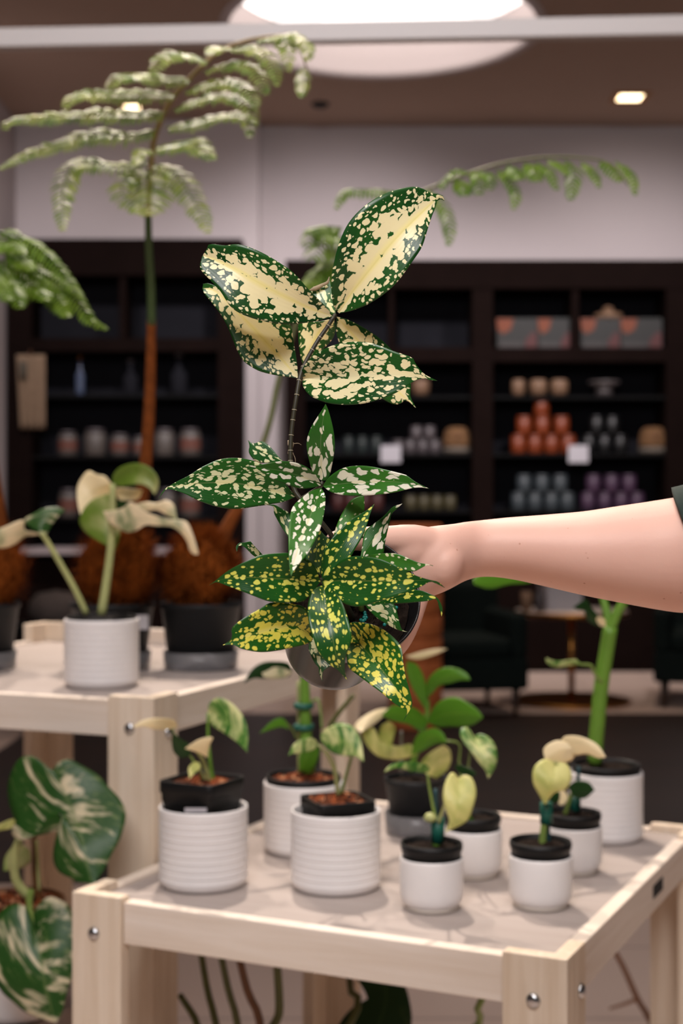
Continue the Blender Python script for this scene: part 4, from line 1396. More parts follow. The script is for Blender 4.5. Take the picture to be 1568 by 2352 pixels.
def furry(t, c, rx, ry, rz, seed, name='furry_crown'):
    """Shaggy brown crown: a lumpy body covered in short tufts."""
    rng = random.Random(seed)
    V, Fc = [], []
    nu, nv = 28, 18
    ph = [rng.uniform(0, 6) for _ in range(6)]
    for j in range(nv + 1):
        b = -PI / 2 + PI * j / nv
        for i in range(nu):
            a = 2 * PI * i / nu
            w = 1 + 0.10 * math.sin(3 * a + ph[0]) * math.cos(b) + 0.07 * math.sin(5 * a + 4 * b + ph[1]) + rng.uniform(-0.03, 0.03)
            V.append(Vector(c) + Vector((rx * w * math.cos(a) * math.cos(b), ry * w * math.sin(a) * math.cos(b), rz * w * math.sin(b))))
    for j in range(nv):
        for i in range(nu):
            i2 = (i + 1) % nu
            Fc.append((j * nu + i, j * nu + i2, (j + 1) * nu + i2, (j + 1) * nu + i))
    base = list(V)
    for _ in range(4200):
        k = rng.randrange(nu, len(base) - nu)
        o = base[k] + Vector((rng.uniform(-1, 1), rng.uniform(-1, 1), rng.uniform(-1, 1))) * 0.006
        nrm = (o - Vector(c)).normalized()
        dr = (nrm + Vector((rng.uniform(-1, 1), rng.uniform(-1, 1), rng.uniform(-0.6, 1))) * 0.7).normalized()
        l = rng.uniform(0.012, 0.034)
        s = dr.cross(Vector((0.3, 0.2, 1))).normalized() * 0.0012
        i = len(V)
        V += [o - s, o + s, o + dr * l]
        Fc.append((i, i + 1, i + 2))
    return mk(name, V, Fc, 'fur', t)


def fern_pot(px, d, r, label, seed, saucer=True):
    c = Vector((XS(px, d), d, 0))
    t = thing('tree_fern', label, 'tree fern', (c.x, c.y, ZT2), 'potted tree ferns on the taller table')
    round_pot(t, c, r * 0.78, r, ZT2 + 0.004, 1.134, 'grey_plastic')
    if saucer:
        v, f = lathe((c.x, c.y, ZT2 + 0.0006), [(r * 0.86, 0.0), (r * 0.90, 0.002), (r * 0.92, 0.032), (r * 0.90, 0.032), (r * 0.87, 0.003), (0, 0.003)], 48)
        mk('saucer', v, f, 'clear', t, label='clear plastic saucer')
    mound(t, 'soil', (c.x, c.y, 1.122), r * 0.93, 0.008, 0.005, seed=seed)
    return t, c


CF = (0, 0, 0.49745)
CH = (680, 340, 0.52296)
CJ = (0, 500, 0.19133)

# first fern: tall frond at upper left
t, c = fern_pot(258, 2.62, 0.0770, 'tree fern with the tall upright frond, black pot behind the white pot', 21)
furry(t, (c.x + 0.012, c.y, 1.195), 0.066, 0.062, 0.080, 5)
stem(t, 'stipe_brown', '300,1250 322,1160 333,1080 342,960 346,840 348,735', [2.62, 2.58], 0.0150, 0.0082, name='stipe', seg=16, label='brown scaly lower stalk')
stem(t, 'stipe_green', '348,745 347,660 342,580 340,490', [2.58, 2.50], 0.0080, 0.0062, name='stipe', seg=12)
stem(t, 'rachis', '340,496 345,420 352,330 372,270 400,220 440,175 500,120 570,92 640,82 680,88 705,160', [2.50, 2.44, 2.40, 2.38], 0.0062, 0.0014, name='rachis', seg=12)
v, f = boxes((0, 0.022, 0, 0.001, 0, 0.026))
p = P(312, 1446, 2.535)
mk('plant_tag', [Vector(q) + p for q in v], f, 'paper', t, smooth=False, label='small white plant tag')
for s, L in [
    ('960,290 880,255 800,246 745,272 705,345', 0.034), ('885,372 760,358 640,350 555,355 492,415', 0.038), ('815,440 700,432 550,430 400,432 330,450 298,510', 0.040),
    ('765,520 650,525 480,522 300,530 130,545 40,562 22,605', 0.042), ('725,600 600,622 450,618 300,650 150,700 60,742 -10,785', 0.040),
    ('692,742 560,765 430,750 335,770 292,870 288,970 290,1075', 0.040), ('690,785 640,800 580,830 560,890 620,950 672,1000', 0.034), ('694,790 700,850 700,920 685,1000', 0.050),
    ('702,760 790,785 850,850 900,940 940,1015 962,1085', 0.036), ('722,680 800,668 880,655 930,690 985,745', 0.040), ('770,590 880,568 1000,535 1090,530 1150,560 1150,645', 0.034),
    ('800,512 900,462 1000,440 1085,450 1150,500 1182,585', 0.033), ('850,430 940,392 1040,376 1120,400 1168,450 1182,505', 0.033), ('940,335 1040,297 1120,296 1180,330 1212,390 1232,445', 0.030),
    ('1060,232 1150,216 1212,240 1250,290 1270,340 1282,405', 0.026), ('1055,232 1005,216 960,255', 0.024), ('1185,190 1265,172 1345,160 1395,190 1432,265', 0.022),
    ('1280,168 1322,225 1332,335', 0.020), ('1355,162 1412,215 1422,285', 0.020), ('1400,310 1395,380 1390,455', 0.018), ('700,720 660,690 640,720 620,770', 0.02)]:
    y0 = float(s.split()[0].split(',')[1])
    d0 = 2.38 + 0.06 * (y0 - 160) / 600
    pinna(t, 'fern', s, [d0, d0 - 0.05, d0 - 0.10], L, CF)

# second fern: frond reaching to the right
t, c = fern_pot(461, 2.62, 0.0750, 'tree fern whose frond arches away to the upper right, black pot', 22)
furry(t, (c.x, c.y, 1.190), 0.066, 0.062, 0.066, 6)
stem(t, 'stipe_brown', '505,1260 520,1215 545,1170 575,1110 598,1040', [2.62, 2.66], 0.0150, 0.0070, name='stipe', seg=14, label='brown scaly lower stalk')
stem(t, 'stem_olive', '596,1046 622,960 640,870 668,780 700,690 745,610 830,520 940,455 1040,412 1140,378 1240,362 1330,362 1400,376 1442,425', [2.66, 2.72, 2.74, 2.70, 2.64], 0.0060, 0.0014, name='rachis', seg=10)
for s, L in [
    ('440,195 370,185 290,183 215,190 170,275', 0.028), ('560,190 600,195 650,260 672,340 670,435', 0.028), ('620,180 660,130 700,95 760,110', 0.022), ('700,130 730,160 742,212', 0.026),
    ('770,100 800,130 805,210', 0.026), ('800,105 850,120 852,190', 0.020), ('880,95 930,130 960,190 955,278', 0.022), ('930,75 960,100 985,140', 0.026), ('1000,65 1040,90 1062,150', 0.028),
    ('1050,62 1110,100 1150,190', 0.020), ('1180,50 1215,90 1212,160 1205,235', 0.026), ('1250,60 1300,100 1335,180', 0.018), ('1330,55 1380,90 1430,150', 0.022), ('1400,60 1460,100 1482,150 1490,215', 0.018),
    ('1100,55 1160,70 1190,120', 0.018), ('200,360 130,350 70,370 50,440', 0.044), ('160,400 110,430 70,490', 0.046), ('140,480 120,520 80,570 30,612', 0.042), ('170,440 160,540 110,610', 0.040), ('220,400 170,385 90,380', 0.044), ('200,350 120,345 30,372', 0.036)]:
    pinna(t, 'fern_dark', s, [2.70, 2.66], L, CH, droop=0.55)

# third fern: only its right-hand pinnae reach the frame
t, c = fern_pot(-48, 2.62, 0.0740, 'tree fern cut by the left edge of the frame, black pot', 23)
furry(t, (c.x + 0.015, c.y, 1.190), 0.060, 0.056, 0.075, 7)
stem(t, 'stipe_brown', '-10,1300 2,1220 -20,1050 -50,900', [2.62, 2.60], 0.0150, 0.0075, name='stipe', seg=14, label='brown scaly lower stalk')
stem(t, 'stipe_green', '-50,905 -85,760 -100,640 -95,560', [2.60, 2.54], 0.0072, 0.004, name='rachis', seg=10)
stem(t, 'stipe_green', '-95,570 -60,545 -20,532 10,535 40,550', [2.54, 2.46], 0.004, 0.002, name='rachis', seg=10)
for s, L in [('0,180 100,150 250,235 420,330 560,440 680,570 800,720 900,860 1040,1010', 0.030), ('-300,520 100,520 300,560 500,655 700,760 830,860 950,1010 1060,1190 1160,1270 1310,1345', 0.036),
             ('0,600 100,700 180,850 250,1100', 0.036), ('200,640 300,760 420,820 520,900 560,1000', 0.036), ('380,650 500,760 640,900 760,1080 820,1200', 0.034), ('-200,500 -50,700 60,860 100,1000', 0.04), ('100,300 200,420 300,520 420,640', 0.03), ('-100,250 50,300 180,330 300,420', 0.03)]:
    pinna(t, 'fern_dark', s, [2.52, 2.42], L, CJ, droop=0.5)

# ------------------------------------------------------------------ large monstera at the lower left
CM = (0, 1660, 0.20408)
CN = (0, 2000, 0.20408)
d = 2.16
pc = Vector((XS(33, d), d, zl))
t0 = thing('cover_pot', 'round white pot at the bottom left corner under the large marbled leaves', 'plant pot', pc)
r = 0.084
pr = [(0, 0.001), (r * 0.62, 0.0), (r * 0.78, 0.006), (r * 0.90, 0.02), (r * 0.985, 0.055), (r, 0.09), (r * 0.98, 0.135), (r * 0.955, 0.137), (r * 0.93, 0.10), (r * 0.80, 0.02), (0, 0.015)]
v, f = lathe(pc, pr, 72)
mk('body', v, f, 'ceramic', t0)
t = thing('potted_monstera', 'large marbled monstera with two heart leaves at the lower left', 'plant', (pc.x, pc.y, zl + 0.02))
cc = Vector((XS(50, d), d, 0))
round_pot(t, Vector((pc.x, pc.y, 0)), 0.055, 0.075, zl + 0.02, 0.712, 'stem_red')
mound(t, 'bark', (pc.x, pc.y, 0.704), 0.070, 0.012, 0.006, seed=31)
stem(t, 'stem_pale', '215,1330 170,1450 160,1620 185,1780 270,1900 350,1960', [2.10, 2.12], 0.0062, 0.0072, CM, seg=14)
stem(t, 'stem_green', '345,1900 330,2020 350,2160 385,2270', [2.12, 2.04], 0.0058, 0.0036, CM, seg=12)
stem(t, 'stem_red', '385,1300 395,1500 400,1700 430,1920 450,2030', [2.14, 2.16], 0.0050, 0.0066, CM, name='stem', seg=12)
stem(t, 'stem_pale', '410,1330 425,1600 440,1900', [2.13, 2.15], 0.0026, 0.0026, CM, 'stake', label='pale stake')
leaf(t, 'albo_big', '592,535 700,740 820,1000 910,1300 985,1600 1052,1832',
     '592,535 510,490 450,420 340,372 230,400 140,520 88,700 95,880 150,1062 190,1090 130,1200 150,1290 230,1320 370,1280 460,1180 540,1040 640,1000 700,1050 650,1200 605,1400 600,1560 660,1680 780,1740 870,1792 980,1802 1052,1832',
     '592,535 650,450 760,412 900,470 1100,590 1220,720 1350,860 1412,1000 1400,1150 1340,1330 1250,1490 1180,1640 1110,1740 1052,1832', [2.08, 2.06, 2.02, 2.00], 0.28, CM, N=46, K=8, ripple=0.04)
leaf(t, 'albo_big', '392,602 420,800 460,1000 515,1300 580,1550 632,1712', '392,602 330,480 290,400 170,372 50,420 -60,560 -120,800 -60,1200 20,1362 150,1480 300,1600 480,1672 632,1712',
     '392,602 380,480 450,360 560,288 680,330 780,400 850,600 860,900 810,1200 745,1400 705,1580 632,1712', [2.04, 2.00, 1.99], 0.28, CN, N=40, K=8, ripple=0.03)
leaf(t, 'yellow_leaf', '220,1120 80,1160 -120,1230', '220,1120 150,1080 20,1130 -120,1190', '220,1120 120,1190 0,1215 -120,1270', [2.12, 2.08], 0.2, CM, N=14)
leaf(t, 'under_green', '330,1420 220,1500 120,1580 40,1670', '330,1420 200,1360 60,1500 40,1670', '330,1420 345,1560 240,1640 130,1660 40,1670', [2.17, 2.16], 0.2, CM, N=14)

# ------------------------------------------------------------------ plant standing on the floor under the low table
CU = (380, 2130, 0.36990)
d = 2.10
c = Vector((XS(640, 2.3), 2.12, 0))
t = thing('floor_plant', 'leggy dark leaved plant growing on the floor beneath the low table', 'plant', c)
v, f = lathe(c, [(0, 0.0), (0.10, 0.0), (0.13, 0.22), (0.138, 0.225), (0.138, 0.24), (0.126, 0.24), (0.12, 0.2), (0, 0.2)], 48)
mk('pot', v, f, 'grey_plastic', t)
mound(t, 'soil', (c.x, c.y, 0.205), 0.12, 0.01, 0.006, seed=41)
for s, m, r0, ds in [('215,120 260,390 320,640 420,1300', 'stem_olive', 0.0048, [2.12, 2.1]), ('340,150 390,390 450,640 480,1300', 'stem_olive', 0.0048, [2.06, 2.1]), ('455,180 510,400 590,640 560,1300', 'stem_red', 0.0052, [2.02, 2.1]),
                  ('690,200 705,430 700,560 640,700 600,1300', 'stem_olive', 0.0058, [2.04, 2.1]), ('90,420 140,500 200,620 380,1300', 'stem_olive', 0.0046, [2.14, 2.1]), ('1140,290 1150,400 1175,540 700,1300', 'stem_olive', 0.0048, [2.2, 2.1]),
                  ('1985,400 1930,520 1870,660 800,1300', 'stem_green', 0.0046, [1.95, 2.1])]:
    stem(t, m, s, ds, r0, r0 * 1.25, CU, name='stem')
leaf(t, 'dark_leaf', '1350,280 1370,420 1340,560 1250,800', '1350,280 1190,290 1225,380 1255,440 1170,490 1090,580 1050,700 1250,800', '1350,280 1470,330 1522,490 1525,620 1480,720 1250,800', [2.25, 2.2], 0.2, CU, N=20)
for s in ('215,150 150,100 60,60', '340,170 320,90 260,40'):
    stem(t, 'stem_olive', s, [2.12, 2.14], 0.004, 0.002, CU, name='stem')

# bare twig lying on the floor behind the right leg
t = thing('fallen_twig', 'thin bare brown twig standing on the floor right of the front leg', 'twig', P(1480, 2352, 3.42) + Vector((0, 0, -0.02)))
C7 = (800, 1900, 0.4898)
stem(t, 'twig', '1235,560 1290,660 1355,805 1400,880 1480,1040', [3.3, 3.55], 0.0060, 0.0085, C7, 'branch')
stem(t, 'twig', '1355,805 1290,830 1225,850', [3.42, 3.45], 0.0050, 0.0030, C7, 'side_shoot')
# ------------------------------------------------------------------ the held plant
CA = (440, 400, 0.38265)
CB = (340, 900, 0.44643)
CC = (480, 1180, 0.35714)
CD = (380, 900, 0.26786)
FOC = 1.0
rimc, basec = P(814, 1364, 1.0), P(760, 1487, 1.082)
ax = (rimc - basec)
ph = ax.length
ax.normalize()
pt = thing('held_plant', 'cream speckled dracaena in a tilted black pot held up in the centre', 'plant', basec)
r0, r1 = 109 * 1.082 / F, 156 * 1.0 / F
pr = [(0, 0.003), (r0 * 0.80, 0.003), (r0 * 0.86, 0.0), (r0 * 0.97, 0.001), (r0, 0.004)]
for i in range(1, 10):
    q = i / 10
    pr.append((r0 + (r1 * 0.955 - r0) * q, 0.004 + (ph - 0.016) * q))
pr += [(r1 * 0.955, ph - 0.011), (r1 * 0.985, ph - 0.010), (r1 * 0.992, ph - 0.004), (r1, ph - 0.0025), (r1, ph - 0.0008), (r1 * 0.985, ph), (r1 * 0.965, ph - 0.0006), (r1 * 0.955, ph - 0.004),
       (r1 * 0.945, ph - 0.005), (r1 * 0.935, ph - 0.012), (r1 * 0.915, ph - 0.013), (r1 * 0.90, ph - 0.03), (r0 * 0.95, 0.006), (0, 0.006)]
v, f = lathe(basec, pr, 96, ax)
mk('pot', v, f, 'glossy_black', pt)
q = Vector((0, 0, 1)).rotation_difference(ax).to_matrix()
sr = r1 * 0.90
V, Fc = [], []
rng = random.Random(12)
nr = 46
for i in range(nr + 1):
    for k in range(90):
        a = 2 * PI * k / 90
        rr = sr * i / nr
        V.append(basec + q @ Vector((rr * math.cos(a), rr * math.sin(a), ph - 0.020 + rng.uniform(-0.0016, 0.0020) + 0.003 * math.sin(rr * 160 + a * 2))))
for i in range(nr):
    for k in range(90):
        k2 = (k + 1) % 90
        Fc.append((i * 90 + k, (i + 1) * 90 + k, (i + 1) * 90 + k2, i * 90 + k2))
mk('soil', V, Fc, 'soil', pt)
# fertiliser pellets and bits of perlite on the soil
for (x, y) in [(1000, 636), (1004, 652), (996, 668), (976, 684), (990, 690), (1002, 682), (1204, 604), (1010, 668), (1128, 714)]:
    p = P(CC[0] + x * CC[2], CC[1] + y * CC[2], 1.0)
    # drop on to the soil plane along the line of sight
    o = Vector((0, 0, EYE))
    dr = (p - o)
    sp_ = basec + ax * (ph - 0.0165)
    k = (sp_ - o).dot(ax) / dr.dot(ax)
    c = o + dr * k
    v, f = lathe(c - Vector((0, 0, 0.0014)), [(0, 0), (0.0010, 0.0004), (0.0014, 0.0014), (0.0010, 0.0024), (0, 0.0028)], 12)
    mk('fertiliser_pellet', v, f, 'pellet', pt, label='turquoise pellet')

# canes
stem(pt, 'stem_dark', '770,1345 775,1290 766,1240 742,1205 712,1170 690,1146 676,1125 668,1085 667,1030 671,975 680,915 688,868 700,835 728,785 752,750 770,722', [1.005, 1.01, 1.02, 1.04], 0.0018, 0.0015, name='cane', seg=12)
cpts = cr([tuple(P(x, y, q)) for (x, y), q in zip(pts('770,1345 775,1290 766,1240 742,1205 712,1170 690,1146 676,1125 668,1085 667,1030 671,975 680,915 688,868 700,835 728,785 752,750 770,722'), np.interp(np.linspace(0, 1, 16), np.linspace(0, 1, 4), [1.005, 1.01, 1.02, 1.04]))], 60)
for k in (24, 27, 29, 32, 35, 37, 40, 43, 46, 50, 53, 56):
    tg = Vector(cpts[k + 1]) - Vector(cpts[k - 1])
    v, f = lathe(Vector(cpts[k]), [(0.0014, -0.0003), (0.00182, -0.0002), (0.00182, 0.0002), (0.0014, 0.0003)], 14, tg.normalized())
    mk('node_ring', v, f, 'stem_ring', pt, label='pale ring on the dark cane')
v, f = tube_vf([P(662, 1012, 1.02), P(664, 1024, 1.017), P(673, 1017, 1.02), P(669, 1030, 1.018), P(662, 1040, 1.02), P(668, 1050, 1.018)], [0.0006, 0.0009, 0.0008, 0.0009, 0.0006, 0.0003], 24, 6)
mk('dry_sheath', v, f, 'dry', pt, label='dry papery sheath')
for s in ('672,1020 684,1018 692,1022', '672,1040 678,1055 677,1075', '664,1028 662,1042 666,1060'):
    stem(pt, 'dry', s, [1.02, 1.015], 0.0003, 0.0001, name='dry_root', seg=5)
stem(pt, 'stem_dark', '740,1110 728,1124 712,1134 694,1146', [0.978, 1.018], 0.0017, 0.0019, name='cane', seg=10)
stem(pt, 'stem_dark', '808,1420 790,1385 760,1350 738,1333', [1.012, 0.93], 0.0026, 0.0019, name='cane', seg=10)
stem(pt, 'stem_green', '830,1400 820,1330 812,1290', [1.012, 0.975], 0.0022, 0.0018, name='cane', seg=10)
v, f = tube_vf([P(CA[0] + x * CA[2], CA[1] + y * CA[2], 1.055) for x, y in ((705, 697), (740, 688), (780, 668), (815, 650), (826, 615))], [0.0003, 0.0018, 0.0014, 0.0012, 0.0002], 20, 6)
mk('dry_sheath', v, f, 'dry', pt, label='dry papery leaf tip')

# top whorl
leaf(pt, 'sp_top', '885,835 960,715 1080,560 1200,415 1310,300 1410,205 1490,128 1517,160', '885,835 850,790 838,640 865,480 910,350 975,250 1080,160 1200,100 1320,75 1380,85 1440,115 1500,123 1517,160',
     '885,835 960,820 1060,780 1160,715 1240,640 1320,530 1380,440 1410,350 1435,270 1460,205 1480,150 1517,160', [1.035, 1.02, 1.02, 1.04], -0.18, CA, N=40, K=8)
leaf(pt, 'sp_top', '850,855 700,800 550,730 400,650 280,580 160,520 65,490', '850,855 720,888 560,902 420,880 300,840 230,790 170,700 100,625 55,575 50,545 65,490',
     '850,855 800,790 700,690 620,600 540,540 440,480 350,440 270,420 200,428 110,420 92,448 65,490', [1.035, 1.01, 1.00, 1.01], -0.16, CA, N=40, K=8)
leaf(pt, 'sp_top', '640,1225 540,1110 430,990 330,880 230,780 140,700 65,685', '640,1225 560,1215 470,1200 390,1175 310,1120 270,1050 230,950 180,850 120,770 75,715 65,685',
     '640,1225 630,1120 610,1000 590,900 500,850 400,830 300,780 220,720 130,665 75,655 65,685', [1.032, 1.035, 1.04, 1.045], -0.14, CA, N=36, K=8)
leaf(pt, 'sp_left', '865,840 812,760 800,690 828,642', '865,840 800,840 755,790 715,725 705,692 765,664 828,642', '865,840 856,760 845,690 828,642', [1.045, 1.055, 1.06], 0.1, CA, N=20)
leaf(pt, 'sp_top', '855,865 780,925 715,1040 668,1152', '855,865 760,885 650,892 640,960 645,1040 655,1100 668,1152', '855,865 862,930 848,985 800,1040 740,1100 690,1142 668,1152', [1.045, 1.06, 1.065], 0.1, CA, N=26)
leaf(pt, 'sp_top', '870,855 1000,1000 1130,1160 1225,1290 1290,1350 1345,1402', '870,855 865,930 880,1000 930,1120 1040,1260 1140,1345 1200,1378 1245,1382 1288,1356 1345,1402',
     '870,855 940,875 1030,920 1120,980 1200,1055 1270,1150 1315,1250 1312,1332 1345,1402', [1.042, 1.055, 1.06], 0.1, CA, N=30)
leaf(pt, 'sp_top_b', '668,1225 800,1225 950,1215 1100,1205 1250,1205 1380,1218 1475,1240', '668,1225 665,1265 700,1320 760,1355 840,1378 940,1385 1040,1375 1150,1345 1240,1305 1330,1245 1390,1225 1430,1236 1475,1240',
     '668,1225 660,1180 690,1130 750,1075 840,1030 940,1008 1040,1008 1130,1030 1220,1065 1320,1100 1345,1140 1390,1195 1440,1224 1475,1240', [1.03, 1.0, 0.985, 0.99], -0.14, CA, N=40, K=8)

# middle whorl
leaf(pt, 'sp_mid', '890,455 890,350 888,250 897,160 912,62', '890,455 850,420 825,340 815,260 835,190 870,130 900,85 912,62', '890,455 925,450 945,380 960,290 955,210 940,140 925,90 912,62', [0.978, 0.965, 0.96], -0.15, CB, N=30, K=7)
leaf(pt, 'sp_mid', '890,480 800,440 700,410 600,392 515,380', '890,480 840,495 780,498 720,480 650,455 600,420 560,395 515,380', '890,480 865,430 820,390 760,365 700,357 650,362 600,372 550,380 515,380', [0.978, 0.955, 0.94], -0.15, CB, N=30, K=7)
leaf(pt, 'sp_mid', '900,485 1050,468 1200,462 1320,468 1445,498', '900,485 930,510 980,528 1050,535 1130,533 1220,525 1300,510 1360,495 1410,492 1445,498',
     '900,485 920,450 960,415 1010,390 1080,380 1150,385 1220,400 1300,420 1330,430 1370,460 1410,482 1445,498', [0.978, 0.955, 0.945], -0.15, CB, N=32, K=7)
leaf(pt, 'sp_mid', '890,495 850,600 810,700 775,800 745,890 735,950', '890,495 840,510 790,545 745,590 728,650 722,730 722,800 725,870 728,910 735,950',
     '890,495 910,530 910,590 900,650 880,720 850,780 815,840 780,880 750,920 735,950', [0.978, 0.935, 0.90, 0.884], -0.15, CB, N=32, K=7)
leaf(pt, 'sp_left', '758,540 600,500 450,470 300,468 180,480 100,490 52,552', '758,540 700,565 620,580 540,592 470,602 400,600 330,585 260,560 190,525 140,508 98,500 72,525 52,552',
     '758,540 720,490 650,430 580,370 500,345 430,340 360,350 280,385 210,430 150,460 110,484 80,508 52,552', [1.022, 1.0, 0.985, 0.985], -0.13, CB, N=40, K=8)
leaf(pt, 'sp_left', '690,355 620,320 560,290 515,250', '690,355 640,365 580,365 540,345 518,310 522,280 515,250', '690,355 660,320 620,275 585,255 550,265 528,262 515,250', [1.03, 1.035, 1.04], 0.1, CB, N=22)
leaf(pt, 'sp_left', '1090,1320 1040,1180 980,1070 930,985 860,968', '1090,1320 1050,1240 1000,1170 960,1100 930,1040 925,985 860,968', '1090,1320 1075,1180 1065,1050 1010,1010 950,975 925,966 860,968', [1.02, 1.03, 1.03], 0.1, CD, N=24)

# lower rosettes
leaf(pt, 'sp_few', '960,900 1000,760 1050,640 1110,535', '960,900 950,780 965,700 1000,620 1040,560 1075,540 1110,535', '960,900 1020,800 1080,700 1108,640 1113,580 1110,535', [0.965, 0.975, 0.98], 0.12, CB, N=24)
leaf(pt, 'sp_mid', '1090,860 1150,770 1200,700 1238,632 1262,602 1308,575', '1090,860 1100,800 1115,720 1160,680 1210,640 1240,610 1262,590 1308,575', '1090,860 1200,842 1215,790 1230,720 1245,660 1250,632 1275,605 1308,575', [0.97, 0.975, 0.975], 0.12, CB, N=26)
leaf(pt, 'sp_few', '960,290 1100,280 1220,302 1320,326 1400,326 1440,335', '960,290 1080,302 1180,332 1260,365 1320,370 1370,346 1405,329 1440,335', '960,290 1040,265 1120,255 1210,258 1290,290 1350,315 1400,324 1440,335', [0.955, 0.94, 0.935], -0.12, CC, N=26)
leaf(pt, 'sp_low', '1020,575 1150,556 1280,532 1390,526 1455,540 1478,575 1490,620 1495,660', '1020,575 1150,578 1250,576 1340,568 1410,560 1452,548 1468,562 1478,600 1488,635 1495,660',
     '1020,575 1130,545 1220,510 1300,490 1370,495 1430,520 1465,538 1492,580 1502,620 1495,660', [0.965, 0.945, 0.93, 0.93], -0.12, CC, N=30)
leaf(pt, 'sp_left', '1000,580 1100,622 1180,690 1230,746 1275,760', '1000,580 1030,622 1080,672 1130,702 1180,732 1225,750 1250,756 1275,760', '1000,580 1090,560 1170,570 1200,600 1212,650 1224,700 1238,744 1275,760', [0.985, 0.975, 0.975], 0.12, CC, N=22)
leaf(pt, 'sp_left', '350,270 290,238 235,205 195,200 178,242', '350,270 310,280 280,265 240,225 215,207 190,208 178,242', '350,270 312,230 280,195 265,178 230,185 195,188 172,212 178,242', [0.99, 0.975, 0.97], -0.12, CC, N=20)
leaf(pt, 'sp_low', '715,400 690,250 700,90', '715,400 650,310 612,290 640,220 680,130 700,90', '715,400 745,270 778,175 745,140 700,90', [0.95, 0.975], 0.12, CC, N=20)
leaf(pt, 'sp_left', '670,780 690,900 715,990 720,1030 728,1076', '670,780 640,850 650,900 680,960 705,990 706,1020 728,1076', '670,780 740,850 800,900 805,960 770,985 735,1010 728,1040 728,1076', [0.965, 0.945, 0.94], -0.1, CC, N=26)
leaf(pt, 'sp_low', '894,963 950,860 1010,770 1070,690 1120,632 1165,575', '894,963 890,890 905,820 940,760 985,710 1040,660 1090,630 1130,605 1165,575', '894,963 960,930 1020,880 1070,800 1110,730 1130,670 1145,620 1165,575', [0.928, 0.93, 0.945], -0.16, CB, N=32, K=7)
leaf(pt, 'sp_low', '715,435 600,425 450,418 300,410 150,412 50,432 0,460', '715,435 670,500 610,560 540,570 450,572 370,560 290,530 200,495 120,465 48,440 0,460',
     '715,435 680,340 620,290 560,262 500,252 430,255 340,265 250,300 150,350 90,390 42,430 0,460', [0.926, 0.91, 0.90, 0.905], -0.18, CC, N=40, K=8)
leaf(pt, 'sp_low', '722,438 870,430 1020,432 1180,432 1320,430 1420,430 1515,475', '722,438 770,500 840,560 920,595 1000,590 1100,560 1200,530 1300,495 1370,465 1420,437 1462,450 1515,475',
     '722,438 780,370 850,300 920,275 1000,275 1090,290 1180,325 1270,370 1350,405 1420,426 1472,438 1515,475', [0.926, 0.91, 0.90, 0.91], -0.18, CC, N=40, K=8)
leaf(pt, 'sp_low_y', '660,775 560,722 440,732 320,762 220,792 150,820 90,845', '660,775 665,812 620,840 540,860 440,880 340,890 260,880 200,865 165,846 130,842 90,845',
     '660,775 645,690 625,610 540,580 460,572 390,573 330,610 240,660 170,710 145,745 150,788 130,822 90,845', [0.94, 0.915, 0.90, 0.895], -0.16, CC, N=36, K=8)
leaf(pt, 'sp_low', '735,455 750,560 770,680 795,800 815,900 848,990 888,1070', '735,455 670,490 640,560 635,640 645,720 670,800 700,880 740,940 780,975 820,1000 850,1030 888,1070',
     '735,455 800,490 850,560 885,650 910,740 916,800 900,860 880,910 872,970 874,1020 888,1070', [0.926, 0.90, 0.892, 0.90], -0.18, CC, N=40, K=8)
leaf(pt, 'sp_low_y', '905,770 980,850 1060,940 1140,1040 1215,1145 1270,1230 1282,1268 1250,1330', '905,770 890,850 885,920 900,990 960,1040 1040,1100 1120,1160 1190,1220 1240,1250 1274,1266 1250,1330',
     '905,770 905,705 960,698 1040,710 1120,745 1190,800 1235,860 1247,950 1262,1040 1287,1130 1307,1220 1292,1262 1250,1330', [0.955, 0.93, 0.915, 0.915], -0.16, CC, N=40, K=8)

# ------------------------------------------------------------------ the arm
def loft(rows, seg=36, N=60):
    """rows: (px, top, bottom, distance, half depth) -> closed elliptical loft along x."""
    s = cr(rows, N)
    V, Fc = [], []
    for px, a, b, d, hd in s:
        for k in range(seg):
            an = 2 * PI * k / seg
            y = (a + b) / 2 - (b - a) / 2 * math.sin(an)
            V.append(P(px, y, d + hd * math.cos(an)))
    for i in range(N - 1):
        for k in range(seg):
            k2 = (k + 1) % seg
            Fc.append((i * seg + k, i * seg + k2, (i + 1) * seg + k2, (i + 1) * seg + k))
    Fc.append(tuple(reversed(range(seg))))
    Fc.append(tuple(range((N - 1) * seg, N * seg)))
    return V, Fc


def blob(px, py, d, rx, ry, rd, tilt=0.0):
    V, Fc = [], []
    for j in range(17):
        b = -PI / 2 + PI * j / 16
        for i in range(24):
            a = 2 * PI * i / 24
            x, y = rx * math.cos(a) * math.cos(b), ry * math.sin(b)
            x, y = x * math.cos(tilt) - y * math.sin(tilt), x * math.sin(tilt) + y * math.cos(tilt)
            V.append(P(px + x, py + y, d + rd * math.sin(a) * math.cos(b)))
    for j in range(16):
        for i in range(24):
            i2 = (i + 1) % 24
            Fc.append((j * 24 + i, j * 24 + i2, (j + 1) * 24 + i2, (j + 1) * 24 + i))
    return V, Fc


